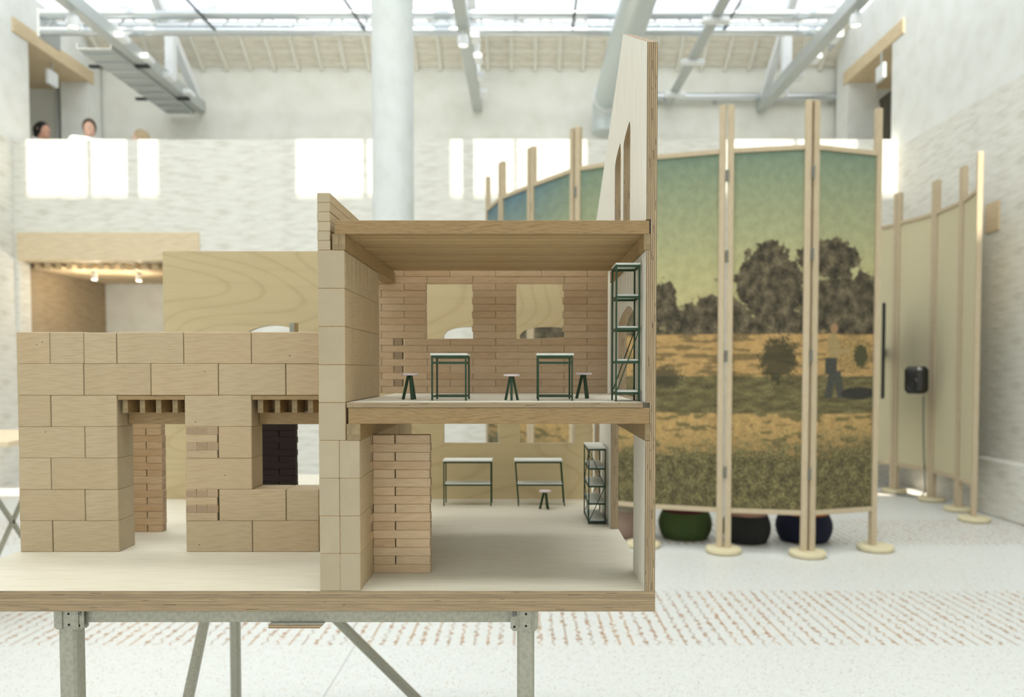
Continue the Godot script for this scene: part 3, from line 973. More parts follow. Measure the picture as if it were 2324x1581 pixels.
	part("board", mb2.commit(), [M.ply_face, M.packer_edge], s)

# ---------------------------------------------------------------- the hall

const XL := -6.27      # face of the left wall
const XR := 4.60       # face of the right wall
const ZB := 9.87       # face of the balcony wall
const ZU := 12.0       # face of the upper back wall
const YP := 4.22       # top of the balcony parapet
const XO0 := -9.6      # outer shell
const XO1 := 8.2
const ZF := -3.6       # wall behind the camera
const EAVE := 5.87
const SLOPE := 0.65
const STRIP0 := -1.3     # the glazed strip in the roof over the model
const STRIP1 := 0.5

func roof_y(z: float) -> float:
	return EAVE + (ZU - z) * SLOPE

func floor_images() -> void:
	var r := RandomNumberGenerator.new()
	r.seed = 404
	var im := Image.create(1024, 1024, false, Image.FORMAT_RGB8)
	im.fill(Color(0.855, 0.862, 0.838))
	for i in 9000:
		var q := r.randf()
		var c := Color(0.81, 0.81, 0.78)
		if q < 0.16:
			c = Color(0.74, 0.66, 0.57)
		elif q < 0.30:
			c = Color(0.70, 0.69, 0.66)
		elif q < 0.6:
			c = Color(0.91, 0.91, 0.90)
		im.fill_rect(Rect2i(r.randi_range(0, 1019), r.randi_range(0, 1019), r.randi_range(2, 6), r.randi_range(2, 5)), c)
	T.terrazzo = ImageTexture.create_from_image(im)
	# a band of inlaid wavering lines; each runs along the depth of the hall
	var w := 1024
	var h := 384
	var im2 := Image.create(w, h, false, Image.FORMAT_RGB8)
	im2.fill(Color(0.855, 0.862, 0.838))
	for i in 3200:
		im2.fill_rect(Rect2i(r.randi_range(0, w - 5), r.randi_range(0, h - 5), r.randi_range(2, 5), r.randi_range(2, 4)), Color(0.83, 0.825, 0.795) if r.randf() < 0.8 else Color(0.76, 0.71, 0.64))
	var n := 38
	for k in n:
		var x0 := (k + 0.5) * w / n
		var tint: Color = [Color(0.745, 0.65, 0.555), Color(0.73, 0.665, 0.60), Color(0.76, 0.665, 0.565), Color(0.72, 0.675, 0.625)][r.randi() % 4]
		var ph := r.randf() * TAU
		var mode := 0.0
		for y in h:
			if y % 48 == 0:
				mode = r.randf()
			var xx := x0
			if mode > 0.35:
				xx += sin(y * 0.19 + ph) * 5.0 * minf(mode, 0.9)
			var wd := 4 if mode > 0.35 else 5
			im2.fill_rect(Rect2i(clampi(int(xx) - wd / 2, 0, w - wd), y, wd, 1), tint)
		for b in 9:
			var yy := r.randi_range(4, h - 12)
			im2.fill_rect(Rect2i(clampi(int(x0) - 4 + r.randi_range(-3, 3), 0, w - 9), yy, 8, 8), Color(0.66, 0.515, 0.395))
	T.inlay = ImageTexture.create_from_image(im2)

func build_floor() -> void:
	floor_images()
	var terr := uv_mat(Color(1, 1, 1), T.terrazzo, Vector3(0.62, 0.62, 1), Vector3.ZERO, 0.42)
	var o := structure("floor", "pale terrazzo floor with bands of inlaid brown lines", "floor")
	var bands := [[-0.7, 0.3], [1.65, 2.65], [4.0, 5.0], [6.32, 7.4], [8.68, 9.7]]
	var z := ZF - 0.3
	var list := []
	for b in bands:
		list.append([z, b[0], false])
		list.append([b[0], b[1], true])
		z = b[1]
	list.append([z, ZU + 0.5, false])
	var bas := Basis(Vector3(1, 0, 0), Vector3(0, 0, -1), Vector3(0, 1, 0))
	for s in list:
		var ol := rect2(XO0, s[0], XO1, s[1])
		if s[2]:
			var m := uv_mat(Color(1, 1, 1), T.inlay, Vector3(1.0 / 2.56, 1.0 / (s[1] - s[0]), 1), Vector3(0.1 * s[0], -s[0] / (s[1] - s[0]), 0), 0.42)
			part("patterned_strip", prism(ol, [], 0.2, bas, Vector3(0, -0.2, 0)), [m, terr], o)
		else:
			part("terrazzo_strip", prism(ol, [], 0.2, bas, Vector3(0, -0.2, 0)), [terr, terr], o)
	var jx := X(740, 1.4 * F / (1581.0 - HOR), 1581)
	part("joint", cbox(Vector3(0.005, 0.0012, 5.0), 0.0002), plain(Color(0.70, 0.70, 0.67), 0.5), o, Vector3(jx, 0.0003, -1.5))

# a wall plane at constant x; polygons in (depth, height)
func side_wall(called: String, x: float, t: float, outline: PackedVector2Array, holes: Array, mat: Material, parent: Node3D) -> void:
	var bas := Basis(Vector3(0, 0, -1), Vector3(0, 1, 0), Vector3(1, 0, 0))
	part(called, prism(outline, holes, t, bas, Vector3(x, 0, 0)), mat, parent)

func front_wall(called: String, z: float, t: float, outline: PackedVector2Array, holes: Array, mat: Material, parent: Node3D) -> void:
	part(called, prism(outline, holes, t, Basis.IDENTITY, Vector3(0, 0, -z - t), 0.0), mat, parent)

func build_walls() -> void:
	var l := structure("wall_left")
	var ytop := 6.15
	side_wall("lower_face", XL - 0.4, 0.4, rect2(ZF, 0, ZB, YP), [], M.rammed, l)
	var hole_l := PackedVector2Array([Vector2(10.22, 3.06), Vector2(11.62, 3.06), Vector2(11.62, 5.54), Vector2(11.74, 5.54), Vector2(11.74, 5.72), Vector2(9.9, 5.72), Vector2(9.9, 5.54), Vector2(10.22, 5.54)])
	side_wall("upper_face", XL - 0.4, 0.4, PackedVector2Array([Vector2(ZF, YP), Vector2(ZB, YP), Vector2(ZB, 3.05), Vector2(11.95, 3.05), Vector2(11.95, ytop), Vector2(ZF, ytop)]), [hole_l], M.plaster, l)
	part("timber_lintel", cbox(Vector3(0.44, 0.178, 1.838), 0.004), M.spruce_z, l, Vector3(XL - 0.2, 5.63, -10.82))
	var r := structure("wall_right")
	side_wall("lower_face", XR, 0.4, rect2(ZF, 0, ZB, 4.12), [], M.rammed, r)
	var hole_r := PackedVector2Array([Vector2(10.07, 3.06), Vector2(11.43, 3.06), Vector2(11.43, 5.46), Vector2(11.55, 5.46), Vector2(11.55, 5.64), Vector2(9.75, 5.64), Vector2(9.75, 5.46), Vector2(10.07, 5.46)])
	side_wall("upper_face", XR, 0.4, PackedVector2Array([Vector2(ZF, 4.12), Vector2(ZB, 4.12), Vector2(ZB, 3.05), Vector2(11.84, 3.05), Vector2(11.84, ytop + 0.1), Vector2(ZF, ytop + 0.1)]), [hole_r], M.plaster, r)
	part("timber_lintel", cbox(Vector3(0.44, 0.178, 1.798), 0.004), M.spruce_z, r, Vector3(XR + 0.2, 5.55, -10.65))
	part("plinth", cbox(Vector3(0.12, 0.54, 7.0), 0.01), M.rammed, r, Vector3(XR - 0.06, 0.27, -4.36))
	# rooms behind the two upper openings
	for s in [[-1.0, XL - 0.4, "side_room_left"], [1.0, XR + 0.4, "side_room_right"]]:
		var o := structure("wall_" + s[2])
		var xa: float = s[1]
		var xb: float = s[1] + s[0] * 2.2
		part("ceiling", cbox(Vector3(2.2, 0.1, 2.9), 0.0), M.spruce_z, o, Vector3((xa + xb) * 0.5, 5.62, -10.9))
		part("back_wall", cbox(Vector3(2.2, 2.6, 0.1), 0.0), M.cream, o, Vector3((xa + xb) * 0.5, 4.3, -12.3))
	# balcony wall with the passage at its left end
	var b := structure("wall_back")
	var hole := PackedVector2Array([Vector2(XL + 0.05, 0), Vector2(-4.15, 0), Vector2(-4.15, 2.74), Vector2(-3.99, 2.74), Vector2(-3.99, 3.085), Vector2(-6.235, 3.085), Vector2(-6.235, 2.74), Vector2(XL + 0.05, 2.74)])
	front_wall("parapet_wall", ZB, 0.22, rect2(XL - 0.4, 0, XR + 0.4, YP), [hole], M.rammed, b)
	part("timber_lintel", cbox(Vector3(2.243, 0.343, 0.26), 0.004), M.spruce, b, Vector3(-5.1125, 2.9125, -ZB - 0.11))
	var c := structure("wall_back_upper")
	front_wall("plaster_face", ZU, 0.3, PackedVector2Array([Vector2(XO0, 3.05), Vector2(XO1, 3.05), Vector2(XO1, EAVE + 0.05), Vector2(XO0, EAVE + 0.05)]), [], M.cream, c)
	var g := structure("floor_balcony")
	part("slab", cbox(Vector3(XO1 - XO0, 0.3, ZU - ZB - 0.24), 0.0), M.plaster, g, Vector3((XO0 + XO1) * 0.5, 2.9, -(ZB + ZU + 0.24) * 0.5))
	# the passage under the balcony
	var p := structure("wall_passage")
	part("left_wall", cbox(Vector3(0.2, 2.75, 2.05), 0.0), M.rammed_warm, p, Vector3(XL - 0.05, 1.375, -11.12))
	part("end_wall", cbox(Vector3(4.0, 2.75, 0.2), 0.0), M.plaster, p, Vector3(-4.3, 1.375, -12.0))
	for i in 17:
		part("ceiling_slat", cbox(Vector3(0.075, 0.07, 1.75), 0.002), M.spruce_z, p, Vector3(XL + 0.12 + i * 0.135, 2.70, -10.99))
	# outer shell
	var f := structure("wall_front")
	var added_wins := []  # windows added behind the camera so sky light reaches the model's front
	for i in 3:
		added_wins.append(rect2(-4.9 + i * 2.6, 0.5, -2.7 + i * 2.6, 4.3))
	front_wall("face", ZF - 0.3, 0.3, rect2(XO0, 0, XO1, 12.0), added_wins, M.plaster, f)
	for i in 3:
		var w := structure("window_%d" % (i + 1))  # out of view, added for its light
		var xa := -4.9 + i * 2.6
		part("pane", cbox(Vector3(2.2, 3.8, 0.01), 0.0), M.clear, w, Vector3(xa + 1.1, 2.4, -ZF + 0.15))
		for k in 3:
			part("mullion", cbox(Vector3(0.06, 3.8, 0.08), 0.004), M.white_steel, w, Vector3(xa + 0.03 + k * 1.07, 2.4, -ZF + 0.15))
	var s1 := structure("wall_outer_left")
	part("face", cbox(Vector3(0.3, 12.0, ZU - ZF + 0.6), 0.0), M.plaster, s1, Vector3(XO0 - 0.15, 6.0, -(ZU + ZF) * 0.5))
	var s2 := structure("wall_outer_right")
	part("face", cbox(Vector3(0.3, 12.0, ZU - ZF + 0.6), 0.0), M.plaster, s2, Vector3(XO1 + 0.15, 6.0, -(ZU + ZF) * 0.5))

func build_roof() -> void:
	# boarded slope along the eaves
	var o := structure("ceiling", "pale boarded roof slope with rafters below the skylight", "ceiling")
	var a := atan(SLOPE)
	var zt := 11.38
	var len := (ZU - zt) / cos(a)
	var n := 7
	for i in n:
		var q := (i + 0.5) / n
		var z := lerpf(ZU, zt, q)
		part("plank", cbox(Vector3(XO1 - XO0, 0.03, len / n - 0.004), 0.003), M.roof_board if i % 2 == 0 else M.roof_board2, o, Vector3((XO0 + XO1) * 0.5, roof_y(z) + 0.03, -z), Vector3(-a, 0, 0))
	var rm := cbox(Vector3(0.05, 0.07, len - 0.01), 0.004)
	var zc := (ZU + zt) * 0.5
	var k := 0
	var x := X(1000, ZU, 165) - 0.352 * 24
	while x < XO1 - 0.1:
		if x > XO0 + 0.1:
			part("rafter", rm, M.rafter, o, Vector3(x, roof_y(zc) - 0.025, -zc), Vector3(-a, 0, 0))
		x += 0.352
	# the glazed part of the roof: opal panes, and one row with clear panes
	var s := structure("skylight", "large opal glass skylight over the hall", "skylight")
	var pane := func(called: String, x0: float, x1: float, za: float, zb: float, ya: float, yb: float, mat: Material) -> void:
		var mb := MB.new()
		var q := [Vector3(x0, ya, -za), Vector3(x1, ya, -za), Vector3(x1, yb, -zb), Vector3(x0, yb, -zb)]
		var nn: Vector3 = (q[1] - q[0]).cross(q[3] - q[0]).normalized()
		mb.quad(0, q[0], q[1], q[2], q[3], nn)
		part(called, mb.commit(), mat, s)
	var z1 := 8.6
	var z2 := 6.33
	var zr := 4.4
	pane.call("opal_pane", XO0, XO1, zt, z1, roof_y(zt) + 0.02, roof_y(z1) + 0.02, M.opal)
	# the rest of the roof is boarded, apart from a narrow glazed strip over the model
	var sbas := Basis(Vector3(0, 0, -1), Vector3(0, 1, 0), Vector3(1, 0, 0))
	var boarded := func(x0: float, x1: float, za: float, zb: float, ya: float, yb: float) -> void:
		part("roof_panel", prism(PackedVector2Array([Vector2(zb, yb), Vector2(za, ya), Vector2(za, ya + 0.12), Vector2(zb, yb + 0.12)]), [], x1 - x0, sbas, Vector3(x0, 0, 0)), M.plaster, o)
	boarded.call(XO0, XO1, z2, 5.2, roof_y(z2), roof_y(5.2))
	pane.call("opal_pane", XO0, XO1, 5.2, zr, roof_y(5.2) + 0.02, roof_y(zr) + 0.02, M.opal)
	var fy := func(z: float) -> float: return roof_y(zr) + 0.02 - (zr - z) * 0.30
	pane.call("opal_pane", XO0, XO1, zr, 3.25, fy.call(zr), fy.call(3.25), M.opal)
	boarded.call(XO0, XO1, 2.78, STRIP1, fy.call(2.78), fy.call(STRIP1))
	pane.call("opal_pane", XO0, XO1, STRIP1, STRIP0, fy.call(STRIP1), fy.call(STRIP0), M.opal)
	boarded.call(XO0, XO1, STRIP0, ZF, fy.call(STRIP0), fy.call(ZF))
	var xf := XO0
	for q in [[-6.15, -5.3], [3.95, 4.55]]:
		boarded.call(xf, q[0], 3.25, 2.78, fy.call(3.25), fy.call(2.78))
		pane.call("clear_pane", q[0], q[1], 3.25, 2.78, fy.call(3.25), fy.call(2.78), M.clear)
		xf = q[1]
	boarded.call(xf, XO1, 3.25, 2.78, fy.call(3.25), fy.call(2.78))
	var clear := [[72, 205], [218, 365], [678, 826], [838, 986], [1025, 1165], [1175, 1330], [1640, 1795], [1805, 1937], [1990, 2120], [2130, 2290]]
	var xc := XO0
	for c in clear:
		var ca: float = (c[0] - CX) * ZB / F
		var cb: float = (c[1] - CX) * ZB / F
		pane.call("opal_pane", xc, ca, z1, z2, roof_y(z1) + 0.02, roof_y(z2) + 0.02, M.opal)
		pane.call("clear_pane", ca, cb, z1, z2, roof_y(z1) + 0.02, roof_y(z2) + 0.02, M.clear)
		xc = cb
	pane.call("opal_pane", xc, XO1, z1, z2, roof_y(z1) + 0.02, roof_y(z2) + 0.02, M.opal)

func build_steel() -> void:
	# trusses: a tie beam along the depth, a rafter under the boards, a white king post with two arms
	var ends := [["steel truss with a cable tray alongside, spanning the hall beside the side room", -4.80, 10.94], ["steel truss over the round white column", -0.68, 11.2], ["steel truss over the folding screens", 3.53, 10.9]]
	for e in ends:
		var x: float = e[1]
		var o := thing("roof_truss", e[0], "roof truss", Vector3(x, 5.25, -ZU), 0.0, "steel roof trusses")
		slab("tie_beam", Vector3(x - 0.07, 5.22, -ZU + 0.02), Vector3(x + 0.07, 5.38, 2.5), M.grey_steel, o, 0.01)
		part("rafter", bar(Vector3(0, 0.10, 0.05), Vector3(0, 0.10 + (ZU - 4.6) * SLOPE, ZU - 4.6), 0.10, 0.12), M.white_steel, o)
		var kz: float = e[2]
		part("king_post", bar(Vector3(0.02, 0.12, ZU - kz), Vector3(0.02, 0.88, ZU - kz), 0.115), M.white_steel, o)
		for sg in [-1.0, 1.0]:
			part("arm", bar(Vector3(0.02, 0.86, ZU - kz), Vector3(0.02 + sg * 0.66, 1.02, ZU - kz), 0.10, 0.09), M.white_steel, o)
		# junction boxes on the tie beam
		for k in 4:
			part("junction_box", cbox(Vector3(0.13, 0.07, 0.20), 0.01), M.white_steel, o, Vector3(0.10, 0.02, 0.7 + k * 0.62))
	# track spotlights, lit
	for q in [[-4.80, 8.62, "lit white spotlight under the truss with the cable tray"], [-0.68, 9.10, "lit white spotlight under the truss by the round column"], [3.53, 8.58, "lit white spotlight under the truss above the folding screens"]]:
		var sp := thing("track_spotlight", q[2], "spotlight", Vector3(q[0], 5.22, -q[1]), 0.0, "spotlights under the trusses")
		part("stem", tube(Vector3(0, 0, 0), Vector3(0, -0.05, 0), 0.012, 10), M.white_steel, sp)
		part("housing", lathe([Vector2(0.052, -0.13), Vector2(0.055, -0.18), Vector2(0.064, -0.18), Vector2(0.064, -0.09), Vector2(0.05, -0.055), Vector2(0.001, -0.05)], 20), M.white_steel, sp)
		var glow := plain(Color(1, 0.97, 0.9), 0.5)
		glow.emission_enabled = true
		glow.emission = Color(1, 0.97, 0.9)
		glow.emission_energy_multiplier = 3.0
		part("lamp_glass", lathe([Vector2(0.001, -0.165), Vector2(0.05, -0.165), Vector2(0.05, -0.16)], 20), glow, sp)
		var li := SpotLight3D.new()
		li.name = "spot_light"
		li.light_color = Color(1, 0.96, 0.88)
		li.light_energy = 0.6
		li.light_size = 0.05
		li.spot_angle = 35.0
		li.spot_range = 20.0
		li.spot_attenuation = 2.0
		li.shadow_enabled = true
		li.position = Vector3(0, -0.20, 0)
		li.rotation = Vector3(-PI / 2, 0, 0)
		sp.add_child(li)
	# cable tray beside the left truss
	var tr := thing("cable_tray", "wide perforated grey cable tray hung beside the truss near the side room", "cable tray", Vector3(-5.08, 5.19, -10.75))
	part("tray_bottom", cbox(Vector3(0.40, 0.012, 2.4), 0.002), M.grey_steel, tr)
	for sg in [-1.0, 1.0]:
		part("tray_side", cbox(Vector3(0.012, 0.07, 2.4), 0.002), M.grey_steel, tr, Vector3(sg * 0.2, 0.035, 0))
	for k in 9:
		part("tray_rung", cbox(Vector3(0.38, 0.02, 0.04), 0.004), M.silver, tr, Vector3(0, -0.016, -1.1 + k * 0.27))
	part("hanger", cbox(Vector3(0.76, 0.03, 0.06), 0.004), M.cable, tr, Vector3(0.0, 0.016, 0.6))
	part("hanger", cbox(Vector3(0.76, 0.03, 0.06), 0.004), M.cable, tr, Vector3(0.0, 0.016, -0.6))
	# slim tray at the right
	var t2 := thing("cable_tray", "slim grey cable tray with white sockets running towards the upper wall", "cable tray", Vector3(2.14, 5.33, -9.5))
	part("tray_bottom", cbox(Vector3(0.12, 0.05, 4.8), 0.01), M.grey_steel, t2)
	for k in 3:
		part("socket_box", cbox(Vector3(0.30, 0.06, 0.10), 0.01), M.white_steel, t2, Vector3(0, -0.05, -1.9 + k * 1.2))
	# lattice girder across the hall
	var zg := 9.9
	var g := thing("lattice_girder", "shiny steel lattice girder of two tubes crossing the hall under the skylight", "girder", Vector3(-0.95, Y(55, zg), -zg))
	var x0 := X(108, zg) + 0.95
	var x1 := X(1900, zg) + 0.95
	var ya := Y(33, zg) - g.position.y
	var yb := Y(71, zg) - g.position.y
	part("upper_chord", tube(Vector3(x0, ya, 0), Vector3(x1, ya, 0), 0.055, 16), M.silver, g)
	part("lower_chord", tube(Vector3(x0, yb, 0), Vector3(x1, yb, 0), 0.052, 16), M.silver, g)
	part("upper_chord", tube(Vector3(x0, ya, -0.35), Vector3(x1, ya, -0.35), 0.05, 16), M.silver, g)
	var nz := 46
	for i in nz:
		var xa := lerpf(x0, x1, float(i) / nz)
		var xb := lerpf(x0, x1, float(i + 1) / nz)
		part("lattice_bar", bar(Vector3(xa, yb if i % 2 == 0 else ya, -0.02), Vector3(xb, ya if i % 2 == 0 else yb, -0.02), 0.018), M.silver, g)
	for sx in [x0, x1]:
		part("end_plate", cbox(Vector3(0.03, 0.34, 0.45), 0.004), M.grey_steel, g, Vector3(sx, 0, -0.17))
	# dark suspension cables
	for q in [[425, 0, 488, 68, "near the king post"], [782, 0, 828, 68, "beside the round column"], [1308, 0, 1299, 66, "beside the ventilation duct"], [1682, 0, 1643, 66, "above the printed screen"]]:
		var pa := P(q[0] + (q[0] - q[2]) * 300.0 / q[3], -300.0, 9.62)
		var pb := P(q[2], q[3], 9.83)
		var h := thing("suspension_cable", "thin dark suspension cable rising from the lattice girder " + q[4], "cable", pb, 0.0, "suspension cables of the girder")
		part("cable", tube(Vector3.ZERO, pa - pb, 0.014, 8), M.cable, h)
	# ventilation duct
	var d := thing("ventilation_duct", "large round silver ventilation duct with an elbow into the upper wall", "duct", Vector3(1.2, 5.27, -ZU))
	part("pipe", tube(Vector3(0, 0, 0.55), Vector3(0.0, 0, 9.0), 0.19, 28), M.duct, d)
	var mb := MB.new()
	for k in 6:
		var q0 := k / 6.0 * PI / 2
		var q1 := (k + 1) / 6.0 * PI / 2
		add_tube(mb, Vector3(0, -0.28 + 0.28 * cos(q0), 0.55 - 0.28 * sin(q0)), Vector3(0, -0.28 + 0.28 * cos(q1), 0.55 - 0.28 * sin(q1)), 0.20, 24)
	part("elbow", mb.commit(), M.duct, d)
	part("collar", tube(Vector3(0, 0, 0.53), Vector3(0, 0, 0.60), 0.215, 28), M.white_steel, d)
	part("drop", tube(Vector3(0, -0.28, 0.27), Vector3(0, -0.42, 0.27), 0.205, 24), M.duct, d)
	var w := thing("wall_pipe", "slim silver pipe running along the upper back wall", "pipe", Vector3(3.2, Y(226, ZU), -ZU + 0.12))
	part("pipe", tube(Vector3(-1.6, 0, 0), Vector3(1.7, 0, 0), 0.055, 14), M.silver, w)
	for k in 4:
		part("clip", cbox(Vector3(0.03, 0.14, 0.12), 0.003), M.grey_steel, w, Vector3(-1.2 + k * 0.85, 0, -0.06))
	# round column
	var cz := 7.4
	var c := thing("round_column", "round white painted column rising behind the wooden model", "column", Vector3(X(891.5, cz, 250), 0, -cz))
	var rr := 46.6 * cz / F
	part("shaft", lathe([Vector2(rr, 0.0), Vector2(rr, 9.0)], 40), M.column, c)
	part("base_ring", lathe([Vector2(rr, 0.0), Vector2(rr + 0.03, 0.0), Vector2(rr + 0.03, 0.06), Vector2(rr, 0.08)], 40), M.column, c)

func build_passage_lamps() -> void:
	for q in [[-5.05, 10.5, "small bright spotlight in the passage ceiling by the white panel"], [-5.55, 10.35, "added small warm spotlight in the passage ceiling near the lintel"]]:  # the second lamp is added, for warm light on the slats
		var o := thing("ceiling_spotlight", q[2], "spotlight", Vector3(q[0], 2.66, -q[1]), 0.0, "spotlights in the passage ceiling")
		part("body", lathe([Vector2(0.03, -0.10), Vector2(0.034, -0.10), Vector2(0.034, 0.0), Vector2(0.001, 0.0)], 18), M.white_steel, o)
		var glow := plain(Color(1, 0.95, 0.85), 0.5)
		glow.emission_enabled = true
		glow.emission = Color(1, 0.93, 0.8)
		glow.emission_energy_multiplier = 5.0
		part("lamp_glass", lathe([Vector2(0.001, -0.098), Vector2(0.031, -0.098), Vector2(0.031, -0.09)], 18), glow, o)
		var li := OmniLight3D.new()
		li.name = "lamp_light"
		li.light_color = Color(1, 0.93, 0.82)
		li.light_energy = 0.38
		li.light_size = 0.03
		li.omni_range = 12.0
		li.omni_attenuation = 2.0
		li.shadow_enabled = true
		li.position = Vector3(0, -0.14, 0)
		o.add_child(li)

# ---------------------------------------------------------------- folding screens, seats, equipment

var PRINT_U := [1107.0, 1139.0, 1207.0, 1305.0, 1462.0, 1645.0, 1837.0, 1992.0]

# the harvest landscape printed across the felt of the front screen: sky, trees, stubble, a worker with a sheaf
func print_image() -> ImageTexture:
	var cw := 128
	var w := cw * 7
	var h := 560
	var im := Image.create(w, h, false, Image.FORMAT_RGB8)
	var n1 := FastNoiseLite.new()
	n1.seed = 61
	n1.frequency = 0.035
	n1.fractal_octaves = 4
	var n2 := FastNoiseLite.new()
	n2.seed = 62
	n2.frequency = 0.16
	n2.fractal_octaves = 3
	var crowns := [[1738, 650, 88, 92], [1745, 590, 55, 40], [1700, 640, 45, 60], [1795, 650, 45, 60], [1880, 590, 62, 48], [1915, 585, 40, 28], [1900, 690, 95, 70], [1960, 690, 60, 75], [1495, 690, 38, 58], [1505, 665, 25, 35],
		[1560, 725, 70, 32], [1620, 715, 70, 45], [1690, 735, 50, 22], [1800, 728, 60, 28], [1440, 700, 60, 60], [1390, 690, 60, 70], [1330, 720, 60, 45], [1250, 700, 50, 60], [1180, 715, 50, 40], [1120, 700, 30, 60]]
	for x in w:
		var pi := x / cw
		var fr := (x % cw) / float(cw)
		var u: float = lerpf(PRINT_U[pi], PRINT_U[pi + 1], fr)
		for y in h:
			var v := 352.0 + 800.0 * y / h
			var a := n1.get_noise_2d(u, v)
			var b := n2.get_noise_2d(u, v)
			var c: Color
			var top := Color(0.45, 0.54, 0.45).lerp(Color(0.36, 0.50, 0.56), clampf((1330.0 - u) / 150.0, 0, 1))
			if v < 752.0:
				var t := clampf((v - 352.0) / 250.0, 0, 1)
				c = top.lerp(Color(0.690, 0.670, 0.460), pow(t, 0.75))
				c = c.lerp(Color(0.745, 0.690, 0.45), clampf((v - 590.0) / 150.0, 0, 1))
				c = c * (1.0 + 0.07 * a + 0.05 * b)
			elif v < 852.0:
				c = Color(0.72, 0.565, 0.325) * (1.0 + 0.10 * a + 0.14 * b)
				var st := n1.get_noise_2d(u * 0.25 + 500, v * 1.6)
				if st > 0.16 or (v > 800 and v < 815 and st > -0.1):
					c = c.lerp(Color(0.36, 0.31, 0.19), 0.6)
			elif v < 935.0:
				c = Color(0.415, 0.375, 0.225) * (1.0 + 0.35 * n1.get_noise_2d(u * 0.4, v * 1.8) + 0.30 * b)
			elif v < 1035.0:
				c = Color(0.70, 0.56, 0.32) * (1.0 + 0.16 * a + 0.22 * b)
				if n1.get_noise_2d(u * 0.35 + 90, v * 1.3) > 0.2:
					c = c.lerp(Color(0.36, 0.34, 0.20), 0.7)
			else:
				c = Color(0.400, 0.365, 0.215) * (1.0 + 0.35 * a + 0.75 * b)
			# soften the borders of the strips
			var gm := clampf((v - 985.0 + 60.0 * a + (u - 1700.0) * 0.06) / 60.0, 0, 1)
			if v >= 935.0:
				c = c.lerp(Color(0.40, 0.365, 0.22) * (1.0 + 0.35 * a + 0.8 * b), gm)
			# hedge and trees
			var cover := -1.0
			if v < 756.0:
				for e in crowns:
					var q := Vector2((u - e[0]) / e[2], (v - e[1]) / e[3]).length()
					cover = maxf(cover, 1.0 - q)
				cover += 0.06 + 0.36 * n1.get_noise_2d(u * 1.2, v * 1.2) + 0.10 * b
				if v > 728.0:
					cover = maxf(cover, 0.2 + 0.3 * a)
				if cover > 0.05:
					c = c.lerp(Color(0.322, 0.285, 0.208) * (1.0 + 0.70 * n1.get_noise_2d(u * 0.8 + 40, v * 0.8) + 0.45 * b), clampf(cover * 7.0, 0, 0.96))
			# dark tussock
			var tk := Vector2((u - 1772.0) / 58.0, (v - 815.0) / 58.0).length()
			if tk + 0.35 * b + 0.3 * a < 0.85 and v > 755.0:
				c = c.lerp(Color(0.235, 0.225, 0.145), 0.8)
			tk = Vector2((u - 1500.0) / 60.0, (v - 855.0) / 32.0).length()
			if tk + 0.5 * b < 0.8:
				c = c.lerp(Color(0.25, 0.24, 0.16), 0.7)
			# the worker: sheaf, shirt, head, trousers; a dark bundle on the ground
			if u > 1846.0:
				if Vector2((u - 1935.0) / 52.0, (v - 800.0) / 44.0).length() + 0.3 * b < 0.95:
					c = Color(0.62, 0.50, 0.28) * (1.0 + 0.5 * b)
				if Vector2((u - 1957.0) / 22.0, (v - 805.0) / 30.0).length() + 0.3 * b < 0.9:
					c = Color(0.30, 0.29, 0.17)
				if Vector2((u - 1883.0 - (v - 790.0) * 0.10) / 17.0, (v - 785.0) / 30.0).length() < 1.0:
					c = Color(0.63, 0.53, 0.33) * (1.0 + 0.2 * b)
				if absf(v - 797.0 + (u - 1900.0) * 0.25) < 5.0 and u > 1885.0 and u < 1925.0:
					c = Color(0.64, 0.54, 0.35)
				if Vector2((u - 1884.0) / 10.0, (v - 744.0) / 12.0).length() < 1.0:
					c = Color(0.62, 0.47, 0.32)
				if v > 810.0 and v < 845.0 and u > 1861.0 and u < 1892.0:
					c = Color(0.275, 0.275, 0.235) * (1.0 + 0.3 * b)
				var s1 := absf(u - (1880.0 - (v - 845.0) * 0.20)) < 10.0 and v >= 840.0 and v < 900.0
				var s2 := absf(u - (1893.0 + (v - 845.0) * 0.22)) < 10.0 and v >= 840.0 and v < 902.0
				if s1 or s2:
					c = Color(0.285, 0.285, 0.245) * (1.0 + 0.3 * b)
				if Vector2((u - 1952.0) / 48.0, (v - 890.0) / 14.0).length() < 1.0:
					c = Color(0.21, 0.20, 0.165) * (1.0 + 0.4 * b)
			var lum := 0.35 * c.r + 0.5 * c.g + 0.15 * c.b
			c = c.lerp(Color(lum, lum, lum), 0.16)
			im.set_pixel(x, y, Color(clampf(c.r, 0, 1), clampf(c.g, 0, 1), clampf(c.b, 0, 1)))
	return ImageTexture.create_from_image(im)

